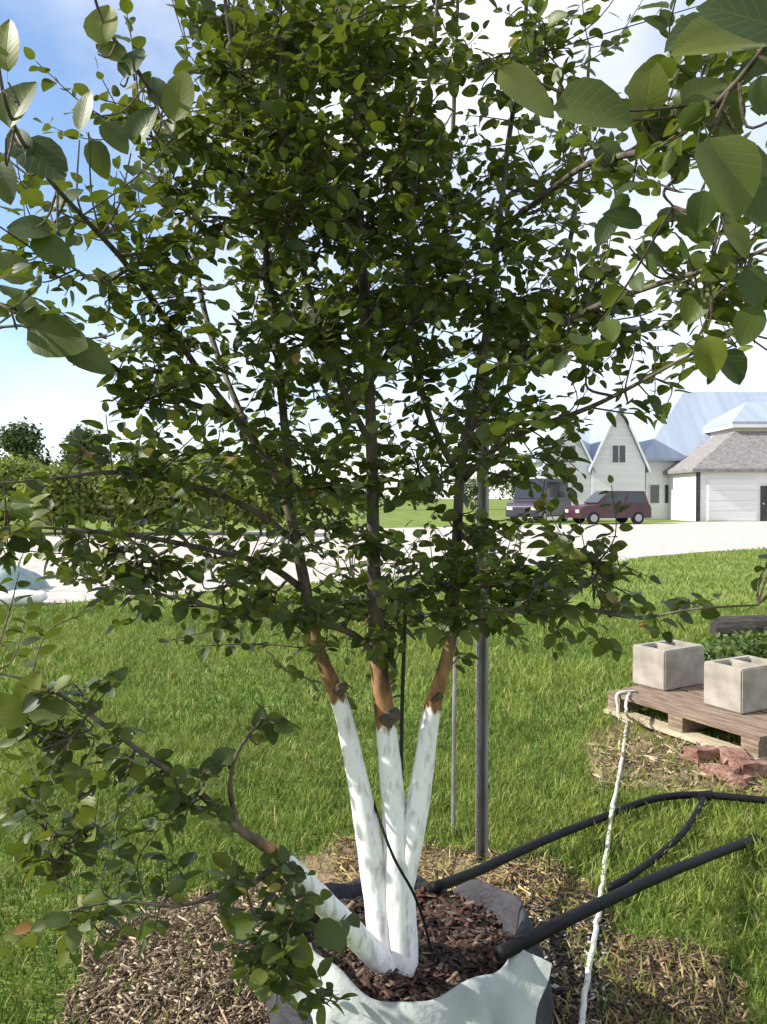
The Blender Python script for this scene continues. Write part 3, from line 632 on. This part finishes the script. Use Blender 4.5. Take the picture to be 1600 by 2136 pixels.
mb = MB(); mb.tube([P(838, 1880, 1.83), P(836, 1700, 1.83), P(838, 1500, 1.83), P(842, 1370, 1.83), P(848, 1240, 1.83)], [.0055, .0055, .005, .0048, .004], 8)
tag(mb.build('plant_cane', M_cane), 'thin dark cane standing upright between the white stems', 'cane')
mb = MB(); mb.tube([Vector(p) for p in smooth_path([P(716, 1440, 1.84), P(742, 1560, 1.83), P(768, 1640, 1.79), P(792, 1712, 1.72), P(822, 1790, 1.685), P(862, 1862, 1.69), P(885, 1925, 1.70), P(900, 1985, 1.71)], 4)], .0035, 6)
tag(mb.build('drip_tube', M_black), 'thin black drip tube crossing the front of the white stems', 'tube')
rb = G(945, 1745); mb = MB(); mb.tube([rb + Vector((0, 0, -.05)), rb + Vector((.004, 0, .5)), rb + Vector((.012, 0, 1.0))], .008, 8)
tag(mb.build('thin_rod', M_post), 'thin pale grey rod in the lawn between the stems and post', 'rod')
hose = tag(empty('irrigation_hose', (0, 0, 0)), 'black irrigation hose arching from the bag out over the lawn', 'hose')
hp = [P(905, 1852, 2.05), P(1000, 1815, 2.35), P(1130, 1755, 2.72), P(1260, 1707, 3.1), P(1360, 1688, 3.28), P(1450, 1678, 3.33), P(1535, 1680, 3.30), P(1640, 1696, 3.24), P(1760, 1730, 3.12)]
hp = [Vector((p.x, p.y, max(p.z, .055))) for p in hp]
mb = MB(); mb.tube([Vector(p) for p in smooth_path([tuple(p) for p in hp], 6)], .0155, 10); mb.build('main_hose', M_black, hose, smooth=True)
bp_ = [P(1468, 1688, 3.28), P(1430, 1762, 2.98), P(1372, 1830, 2.76), P(1310, 1882, 2.6), P(1270, 1905, 2.53)]
bp_ = [Vector((p.x, p.y, max(p.z, .055))) for p in bp_]
mb = MB(); mb.tube([Vector(p) for p in smooth_path([tuple(p) for p in bp_], 6)], .0125, 8); mb.build('branch_hose', M_black, hose, smooth=True)
mb = MB(); d = (hp[5] - hp[4]).normalized(); c = P(1468, 1679, 3.32); c.z = max(c.z, .055); mb.tube([c - d * .03, c + d * .03], .021, 10); mb.build('coupling', M_black, hose)
e0, e1 = Vector((.255, 1.665, .352)), Vector((1.45, 2.97, .02)); dv = (e1 - e0)
pole = tag(empty('black_pole', e1), 'straight black pole leaning from the lawn onto the bag rim', 'pole')
mb = MB(); n_ = 14; mb.tube([e0 + dv * (k / n_) + Vector((0, 0, .018 * math.sin(k / n_ * math.pi) + random.uniform(-.001, .001))) - e1 for k in range(n_ + 1)], .0165, 12); mb.build('shaft', M_black, pole, smooth=True)
mb = MB(); mb.tube([dv.normalized() * -.035, dv.normalized() * .03], .021, 12); mb.build('end_cap', M_black, pole)
cpx = [(1312, 1446, .158), (1305, 1470, .158), (1307, 1486, .12), (1308, 1505, .012), (1298, 1580, .03), (1284, 1655, .03), (1277, 1690, .082), (1273, 1720, .035), (1262, 1800, .03), (1252, 1880, .03), (1241, 1950, .03), (1226, 2040, .03), (1213, 2130, .03), (1203, 2230, .03), (1190, 2400, .03)]
mb = MB(); mb.tube([Vector(p) + Vector((random.gauss(0, .002), 0, 0)) for p in smooth_path([tuple(G(x, y, z)) for x, y, z in cpx], 6)], .0085, 7)
cord = tag(empty('ground_rope', G(1307, 1505)), 'thin white rope running over the lawn from the pallet corner', 'rope'); CO = Vector(cord.location)
mb.v = [tuple(Vector(p) - CO) for p in mb.v]; mb.build('line', M_cord, cord, smooth=True)
lp = [P0 + U * .10 + V * .14 + Vector((0, 0, .158)), P0 + U * .10 + V * -.012 + Vector((0, 0, .158)), P0 + U * .11 + V * -.02 + Vector((0, 0, .08)), P0 + U * .13 + V * -.03 + Vector((0, 0, .012)), G(1308, 1506, .014)]
mb = MB(); mb.tube([Vector(p) - CO for p in smooth_path([tuple(p) for p in lp], 5)], .0085, 7); mb.build('loop', M_cord, cord, smooth=True)

# ------------------------------------------------------------------ the potted tree
TB = Vector((.03, 1.75, .0)); TB.z = .29
tree = tag(empty('potted_tree', TB), 'many-stemmed leafy tree with whitewashed lower stems growing in the bag', 'tree')
nodes = []         # (pos, radius) of skeleton
def limb(pts, name=None, zpaint=-9, n=10, jit=.03, m=None, parent=tree, sm=4, pk=1):
    q = [tuple(P(x, y, Y)) + (r / F * Y,) for x, y, Y, r in pts]; q = smooth_path(q, sm)
    pos = [Vector(p[:3]) for p in q]; rad = [max(p[3], .0012) for p in q]
    for p, r in zip(pos, rad): nodes.append((p, r))
    mb = MB(); mb.tube([p - TB for p in pos], rad, n, True, [(zpaint - p.z) * pk for p in pos], jit)
    return mb.build(name or 'branch', m or M_stem, parent, smooth=True)
limb([(806, 2040, 1.735, 30), (796, 1940, 1.74, 31), (785, 1850, 1.745, 30), (768, 1740, 1.75, 27), (741, 1600, 1.76, 21.5), (712, 1475, 1.77, 18), (690, 1420, 1.77, 16), (665, 1355, 1.78, 14), (648, 1290, 1.79, 13), (628, 1180, 1.80, 12), (602, 1060, 1.8, 11), (556, 955, 1.8, 9), (490, 870, 1.8, 8), (420, 780, 1.8, 7), (360, 690, 1.75, 6), (300, 590, 1.68, 5), (240, 480, 1.6, 3)], 'stem', HZ(1462, 1.77), 14)
limb([(845, 2060, 1.73, 31), (838, 1950, 1.73, 33), (832, 1850, 1.735, 32), (826, 1740, 1.75, 28), (816, 1620, 1.76, 24), (806, 1520, 1.77, 22), (797, 1440, 1.77, 20), (788, 1360, 1.78, 18), (782, 1250, 1.79, 15), (778, 1100, 1.8, 13.5), (776, 950, 1.8, 12.5), (770, 800, 1.8, 11), (762, 650, 1.8, 10), (752, 480, 1.8, 9), (745, 300, 1.8, 8), (740, 100, 1.8, 7), (735, -150, 1.8, 5.5), (730, -400, 1.8, 3)], 'stem', HZ(1520, 1.77), 14)
limb([(842, 1860, 1.73, 20), (852, 1790, 1.74, 24), (868, 1700, 1.75, 25), (884, 1600, 1.76, 22), (899, 1490, 1.77, 19), (917, 1425, 1.78, 15.5), (935, 1360, 1.79, 13), (946, 1280, 1.8, 12), (952, 1150, 1.82, 11), (960, 1000, 1.84, 10), (975, 900, 1.85, 9.5), (1000, 790, 1.85, 8.5), (1020, 650, 1.85, 7.5), (1040, 480, 1.85, 6.5), (1060, 300, 1.83, 5.5), (1090, 100, 1.8, 4.5), (1110, -150, 1.8, 3)], 'stem', HZ(1482, 1.77), 14)
limb([(820, 2030, 1.73, 25), (765, 1975, 1.67, 26), (715, 1925, 1.6, 26), (650, 1855, 1.52, 24), (590, 1790, 1.46, 15), (500, 1730, 1.4, 9), (400, 1640, 1.38, 7), (310, 1580, 1.36, 5.5), (200, 1500, 1.35, 4.5), (90, 1430, 1.35, 3.5), (-20, 1400, 1.35, 2)], 'stem', HZ(1795, 1.46), 12, pk=3.5)
stub = MB(); stub.tube([(0, 0, 0), (.006, -.006, .012), (.012, -.016, .016)], [.013, .011, .010], 9); stub_me = stub.mesh('branch_stub', M_twig)
for x, y, Y, s in ((803, 1508, 1.742, 1.5), (704, 1445, 1.755, 1.1), (905, 1462, 1.765, .9)):
    o = link('branch_stub', stub_me, None, tree); o.location = P(x, y, Y) - TB; o.scale = (s, s, s); o.rotation_euler = (0, 0, random.uniform(-1, 1))
for pts in (
    [(610, 1090, 1.8, 9), (600, 980, 1.82, 9), (590, 850, 1.84, 8.5), (575, 700, 1.84, 8), (558, 550, 1.82, 7), (530, 380, 1.8, 6), (500, 200, 1.75, 5), (470, 0, 1.7, 4), (455, -220, 1.7, 2.5)],
    [(958, 1010, 1.84, 7), (1040, 930, 1.75, 6.5), (1130, 887, 1.65, 6), (1230, 850, 1.55, 5), (1330, 800, 1.45, 4), (1440, 740, 1.35, 3), (1540, 690, 1.3, 2)],
    [(588, 1790, 1.46, 9), (530, 1840, 1.4, 6), (450, 1870, 1.36, 5), (360, 1890, 1.32, 4), (250, 1880, 1.3, 3), (140, 1900, 1.28, 2)],
    [(500, 1730, 1.4, 6), (480, 1650, 1.4, 5), (495, 1570, 1.4, 4), (548, 1500, 1.4, 2.5)],
    [(650, 1858, 1.52, 9), (600, 1880, 1.46, 6), (570, 1940, 1.42, 5), (590, 2010, 1.4, 4), (620, 2060, 1.4, 2.5)],
    [(792, 1400, 1.775, 9), (770, 1352, 1.75, 8), (722, 1316, 1.7, 7), (640, 1297, 1.65, 6), (560, 1283, 1.6, 5), (460, 1270, 1.52, 4), (340, 1240, 1.45, 2.5)],
    [(940, 1330, 1.795, 7), (1010, 1290, 1.75, 6), (1120, 1262, 1.68, 5), (1220, 1270, 1.6, 4.5), (1330, 1288, 1.52, 3.5), (1450, 1270, 1.45, 2.5), (1580, 1262, 1.4, 2)],
    [(640, 1235, 1.795, 8), (560, 1180, 1.72, 7), (450, 1150, 1.62, 6), (300, 1120, 1.5, 5), (150, 1105, 1.42, 3.5), (10, 1095, 1.36, 2)],
    [(618, 1130, 1.8, 8), (520, 1060, 1.75, 7), (400, 1012, 1.65, 6), (250, 985, 1.52, 5), (100, 1000, 1.42, 3), (-30, 1010, 1.4, 2)],
    [(1000, 790, 1.85, 7), (1100, 720, 1.7, 7), (1220, 650, 1.5, 6.5), (1350, 600, 1.3, 6), (1480, 560, 1.15, 5), (1600, 520, 1.06, 4), (1720, 470, 1.0, 3)],
    [(1040, 480, 1.85, 6), (1120, 420, 1.6, 6), (1220, 345, 1.35, 6.5), (1330, 318, 1.12, 7), (1430, 270, .97, 7), (1520, 190, .88, 7), (1600, 90, .84, 6), (1680, -30, .82, 5)],
    [(490, 870, 1.8, 7), (380, 835, 1.74, 6.5), (250, 775, 1.6, 6), (130, 690, 1.42, 5), (20, 640, 1.3, 3.5), (-80, 610, 1.25, 2)],
    [(360, 690, 1.75, 6), (270, 560, 1.55, 6), (190, 470, 1.36, 5.5), (120, 395, 1.2, 5), (55, 310, 1.1, 4.5), (12, 215, 1.03, 4), (-10, 90, 1.0, 3)],
    [(530, 380, 1.8, 5.5), (430, 330, 1.62, 5.5), (340, 225, 1.46, 5), (275, 130, 1.36, 4.5), (215, 45, 1.3, 3.5), (180, -70, 1.28, 2.5)],
    [(775, 930, 1.8, 8), (710, 800, 1.74, 7), (655, 640, 1.70, 6.5), (610, 460, 1.68, 6), (590, 270, 1.66, 5), (585, 80, 1.66, 4), (590, -120, 1.66, 3)],
    [(770, 800, 1.8, 8), (840, 680, 1.95, 7), (900, 520, 2.1, 6.5), (940, 330, 2.2, 5), (950, 120, 2.2, 4), (960, -120, 2.2, 3)],
    [(960, 1000, 1.84, 8), (900, 880, 1.76, 7), (860, 720, 1.72, 6.5), (850, 540, 1.70, 6), (870, 340, 1.68, 5), (900, 130, 1.68, 4), (920, -100, 1.68, 3)],
    [(602, 1060, 1.8, 7), (520, 900, 1.95, 6.5), (440, 700, 2.1, 6), (400, 500, 2.2, 5), (380, 300, 2.25, 4), (390, 100, 2.25, 3)],
    [(975, 900, 1.85, 7), (1080, 780, 2.0, 6.5), (1160, 620, 2.1, 6), (1200, 440, 2.15, 5), (1220, 260, 2.2, 4), (1230, 100, 2.2, 3)],
): limb(pts, 'branch', 3, 8, sm=4, zpaint=-9) if False else limb(pts, 'branch', -9, 8)

# ---- foliage cover asked of each 100 px square seen from the viewpoint, turned into shoots at their own depth
COVER = """
1020699876652057
1033799877752145
2246899887654444
3357899898755555
3358899999874324
4467789999885436
4578789999987657
1578888888887652
0167777877764300
2445777886542000
5566667866663000
7777767878886000
2456778888887321
0012224654331100
3320000000000000
3431110000000000
3443100000000000
3334310000000000
2222343000000000
1210343000000000
0000054000000000
""".split()
tips = []
for j, row in enumerate(COVER):
    for i, ch in enumerate(row):
        op = min(.97, int(ch) / 9.3)
        if op <= 0: continue
        low = j >= 14
        nl = -math.log(1 - op) * (13.5 if not low else 12)
        Ym = 1.9 - .5 * abs((i - 7.5) / 8) ** 1.6; sd = .26 if 3 < i < 12 else .14
        if low: Ym, sd = 1.38, .06
        if j <= 4 and i >= 13: Ym, sd = 1.15, .12
        nt = nl * (1.75 / Ym) ** -1.2 / ((2.25 if j > 3 or not 4 <= i <= 8 else 1.5) if not low else 1.05)
        k = int(nt) + (random.random() < nt % 1)
        for _ in range(k):
            x, y = (i + random.random()) * 100, (j + random.random()) * 100
            tips.append(P(x, y, max(1.5 if 4 <= i <= 10 and not low else .85, random.gauss(Ym, sd))))
for _ in range(330):      # crown above and beside the picture
    a = random.uniform(-350, 1950); y = random.uniform(-700, 20)
    if abs(a - 760) > 900 + y * .9 or (a < 350 and y > -140): continue
    tips.append(P(a, y, random.gauss(1.8, .28)))
for _ in range(50):
    s = random.choice((-1, 1)); tips.append(P(-130 if s < 0 else 1730, random.uniform(250, 1150), random.gauss(1.45, .15)) + Vector((random.uniform(-.1, .1), 0, 0)))
T = np.array([tuple(t) for t in tips])
# secondary branches: cluster the tips
K = 90
cen = T[rng.choice(len(T), K, replace=False)].copy()
for it in range(12):
    d = ((T[:, None] - cen[None]) ** 2).sum(2); a = d.argmin(1)
    for k in range(K):
        if (a == k).any(): cen[k] = T[a == k].mean(0)
def nearest(p, exclude_r=None):
    N = np.array([tuple(q[0]) for q in nodes]); d = N - np.array(tuple(p)); dist = np.sqrt((d ** 2).sum(1)) + .6 * np.maximum(0, d[:, 2] + .02)
    i = int(dist.argmin()); return nodes[i]
order = sorted(range(K), key=lambda k: (Vector(cen[k]) - nearest(cen[k])[0]).length)
for k in order:
    c = Vector(cen[k]); p, r = nearest(c); L = (c - p).length
    if L < .05 or L > .33: continue
    m1 = p.lerp(c, .4) + Vector((random.gauss(0, .02), random.gauss(0, .02), -.06 * L + random.gauss(0, .015))); m2 = p.lerp(c, .75) + Vector((random.gauss(0, .015), random.gauss(0, .015), .02 * L))
    q = smooth_path([tuple(p), tuple(m1), tuple(m2), tuple(c)], 4); r0 = min(r * .75, .0045); n_ = len(q)
    for i, s in enumerate(q): nodes.append((Vector(s), r0 * (1 - .6 * i / n_)))
    mb = MB(); mb.tube([Vector(s) - TB for s in q], [r0 * (1 - .6 * i / n_) for i in range(n_)], 6); mb.build('branch', M_twig, tree, smooth=True)

# ---- leaf shapes
def leaf_shape(nl, nw, W, fold, droop, curl, tip=.0):
    vv, uv = [], []; 
    for i in range(nl + 1):
        t = (.5 - .5 * math.cos(math.pi * i / nl)) * .6 + .4 * i / nl; wv = W / 2 * (math.sin(math.pi * min(1, t ** .82)) ** .62 if 0 < t < 1 else .012) * (1 - .12 * t)
        if i == nl: wv = .008
        for j in range(nw + 1):
            s = j / nw * 2 - 1
            vv.append((t - .0, s * wv, fold * abs(s) * wv - droop * t * t + curl * math.sin(t * 5 + s) * .03)); uv.append((t, s))
    qs = [(i * (nw + 1) + j, (i + 1) * (nw + 1) + j, (i + 1) * (nw + 1) + j + 1, i * (nw + 1) + j + 1) for i in range(nl) for j in range(nw)]
    b = len(vv)     # stalk
    vv += [(-.2, -.010, .03), (-.2, .010, .03), (.02, .010, .0), (.02, -.010, .0)]; uv += [(0, 0)] * 4; qs.append((b, b + 1, b + 2, b + 3))
    return np.array(vv), np.array(qs), np.array(uv)
LOW = [leaf_shape(6, 2, w_, f, d_, c_) for w_, f, d_, c_ in ((.70, .25, .12, .5), (.76, .35, .05, 1), (.64, .15, .25, -.6), (.80, .45, .18, .3), (.72, .10, -.05, 1))]
HIGH = [leaf_shape(6, 4, w_, f, d_, c_) for w_, f, d_, c_ in ((.74, .22, .10, .5), (.80, .32, .05, 1), (.68, .15, .22, -.6), (.84, .40, .15, .3), (.76, .10, -.03, 1))]
leaves = []       # (base pos, axis, normal, length, shape index, tint)
def add_leaf(p, ax, nrm, L, tint=None):
    ax = ax.normalized(); nrm = (nrm - ax * nrm.dot(ax)).normalized()
    if tint is None:
        tint = min(.95, max(0, random.gauss(.48, .24)));
        if random.random() < .012: tint = random.uniform(.98, 1)
    leaves.append((p, ax, nrm, L, random.randrange(5), tint))
UP = Vector((0, 0, 1))
tw = MB()
def rv(s): return Vector((random.gauss(0, s), random.gauss(0, s), random.gauss(0, s)))
for t in tips:
    p, r = nearest(t); v = t - p; L = v.length
    if L > .4: continue
    if L < .03: v = Vector((random.gauss(0, 1), random.gauss(0, 1), .6)).normalized() * .08; L = .08; t = p + v
    if L > .45: p = t - v * (.45 / L) if False else p
    mid = p.lerp(t, .5) + rv(.018) + Vector((0, 0, -.05 * L)); q = [Vector(s) for s in smooth_path([tuple(p), tuple(mid), tuple(t)], 4)]
    tw.tube([s - TB for s in q], [.0021 - .0011 * i / (len(q) - 1) for i in range(len(q))], 4, False)
    # leaves along the last 20 cm
    tot = 0; acc = [0]
    for a, b in zip(q, q[1:]): tot += (b - a).length; acc.append(tot)
    span = min(tot * .95, .2); nlv = max(6, int(span / .016)); side0 = random.choice((-1, 1))
    roll = random.uniform(-.7, .7)
    for k in range(nlv):
        s = tot - span * (k / nlv); i = max(j for j in range(len(q)) if acc[j] <= s + 1e-9); i = min(i, len(q) - 2)
        pos = q[i].lerp(q[i + 1], (s - acc[i]) / max(1e-6, acc[i + 1] - acc[i])); d = (q[i + 1] - q[i]).normalized()
        side = d.cross(UP + rv(.15)); side = side.normalized() if side.length > .05 else Vector((1, 0, 0))
        side = Matrix.Rotation(roll, 3, d) @ side
        sg = side0 * (1 if k % 2 else -1)
        ax = d * random.uniform(.25, .7) + side * sg * .85 + rv(.22) - UP * random.uniform(0, .35)
        if k == 0: ax = d + rv(.2)
        nr = UP * .75 + rv(.5) + SUN * .25 - side * sg * .25
        sz = random.uniform(.026, .046) * (.75 if k < 2 else 1)
        add_leaf(pos + ax.normalized() * sz * .2, ax, nr, sz)
# ---- the big near leaves of the forward boughs, each at its own depth
BIG = [(1098, 195, .86, -40, 150, .88), (1240, 232, .86, -12, 168, .62), (1352, 182, .95, 80, 120, .85), (1352, 268, 1.0, -70, 120, .4), (1470, 190, .92, 30, 110, .6), (1455, 235, .9, 195, 110, .7), (1515, 235, .92, -60, 100, .55),
       (1515, 365, .82, -72, 185, .66), (1545, 330, .83, -10, 150, .6), (1500, 88, .82, 186, 200, .8), (1560, 25, .78, 160, 190, .2), (1440, 70, .9, 200, 110, .1), (1590, 130, .9, 200, 110, .3), (1590, 200, 1, -80, 80, .5), (1580, 420, .9, 280, 120, .5),
       (1462, 440, .95, 260, 90, .5), (1390, 290, 1.0, -40, 90, .3), (1410, 330, 1.0, -100, 80, .35), (1300, 455, 1.2, 160, 85, .08), (1262, 478, 1.25, 240, 70, .02), (1362, 535, 1.2, -20, 80, .45), (1405, 445, 1.1, 25, 75, .02), (1270, 330, 1.2, -60, 80, .3),
       (1540, 500, 1.05, -60, 85, .8), (1500, 560, 1.1, 200, 80, .75), (1570, 600, 1.05, -80, 90, .5), (1480, 745, 1.15, -85, 90, .9), (1528, 765, 1.2, -62, 80, 0), (1450, 640, 1.2, 240, 85, .6), (1560, 680, 1.1, 250, 90, .6),
       (42, 212, 1.05, 72, 120, .55), (92, 335, 1.1, -42, 130, .12), (14, 92, 1.0, 88, 105, .9), (216, 50, 1.3, 82, 95, .93), (277, 128, 1.32, 65, 80, .15), (232, 110, 1.32, 150, 70, .7), (172, 228, 1.32, 78, 85, .6), (240, 282, 1.36, -50, 80, .35),
       (372, 195, 1.38, 80, 110, .85), (120, 705, 1.3, -18, 140, .6), (185, 745, 1.34, -30, 110, .4), (60, 645, 1.3, 120, 80, .6), (25, 560, 1.2, 150, 90, .7), (110, 520, 1.2, -30, 100, .5), (60, 480, 1.2, 170, 90, .25), (140, 410, 1.25, 40, 70, .4), (40, 300, 1.1, 120, 80, .15),
       (10, 380, 1.15, -80, 90, .3), (330, 190, 1.42, 110, 70, .1), (300, 260, 1.42, 60, 90, .5), (205, 330, 1.4, -70, 80, .5), (632, 1985, 1.36, 100, 66, .95), (560, 1990, 1.36, -60, 70, .4), (500, 1930, 1.34, 200, 70, .6), (690, 1950, 1.4, -30, 80, .35), (1700, 300, .9, 20, 150, .6), (1680, 150, .85, 60, 150, .5),  # the pale round leaf by the bag has sunlight put into its tint
       (640, 2040, 1.38, -100, 70, .5), (470, 1580, 1.4, 20, 60, .1), (440, 1600, 1.4, 200, 60, .1), (545, 1500, 1.4, 90, 50, .05), (60, 1440, 1.34, 60, 90, .95), (20, 1480, 1.32, 130, 90, .8), (100, 1480, 1.33, 10, 90, .6)]
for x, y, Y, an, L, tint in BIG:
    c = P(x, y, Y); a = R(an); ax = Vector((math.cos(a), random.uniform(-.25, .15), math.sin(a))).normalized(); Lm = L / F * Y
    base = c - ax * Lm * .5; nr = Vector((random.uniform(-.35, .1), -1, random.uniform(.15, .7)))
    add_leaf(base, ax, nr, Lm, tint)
    st = base - ax * Lm * .2; p, r = nearest(st); mid = p.lerp(st, .5) + rv(.006) - Vector((0, 0, .02))
    q = smooth_path([tuple(p), tuple(mid), tuple(st)], 4); tw.tube([Vector(s) - TB for s in q], [.0022 - .0008 * i / (len(q) - 1) for i in range(len(q))], 5, False)
tag(tw.build('twigs', M_twig, tree), kind='stuff')
# ---- the 300 leaves that show largest are parts of their own, the rest one mass
NB = len(BIG)
def shown(l):
    c = l[0] + l[1] * l[3] * .5; q = proj(c)
    if q is None or not (-60 < q[0] < 1660 and -60 < q[1] < 2190): return 0
    view = (c - Vector((0, 0, CAMH))).normalized(); return l[3] ** 2 / q[2] ** 2 * (.25 + abs(view.dot(l[2]))) / max(.7, q[2]) 
idx = list(range(len(leaves))); big_i = set(range(len(leaves) - NB, len(leaves)))
rest = sorted((i for i in idx if i not in big_i), key=lambda i: -shown(leaves[i])); single = sorted(big_i) + rest[:300 - NB]; mass = rest[300 - NB:]
NTINT = 12; leaf_me = {}
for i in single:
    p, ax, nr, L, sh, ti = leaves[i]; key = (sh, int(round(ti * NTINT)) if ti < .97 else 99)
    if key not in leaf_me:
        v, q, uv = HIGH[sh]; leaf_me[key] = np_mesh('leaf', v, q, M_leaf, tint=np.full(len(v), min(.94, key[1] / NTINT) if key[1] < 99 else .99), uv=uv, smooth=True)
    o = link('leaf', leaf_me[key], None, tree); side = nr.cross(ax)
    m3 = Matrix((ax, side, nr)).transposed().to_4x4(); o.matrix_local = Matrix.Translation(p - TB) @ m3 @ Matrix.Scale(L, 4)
V_, Q_, T_, UV_ = [], [], [], []; off = 0
for i in mass:
    p, ax, nr, L, sh, ti = leaves[i]; v, q, uv = LOW[sh]; B = np.array([tuple(ax), tuple(nr.cross(ax)), tuple(nr)])
    V_.append(v * L @ B + np.array(tuple(p - TB))); Q_.append(q + off); off += len(v); T_.append(np.full(len(v), ti)); UV_.append(uv)
tag(link('foliage', np_mesh('foliage', np.concatenate(V_), np.concatenate(Q_), M_leaf, tint=np.concatenate(T_), uv=np.concatenate(UV_), smooth=True), None, tree), kind='stuff')
print('LEAVES', len(leaves), 'tips', len(tips))
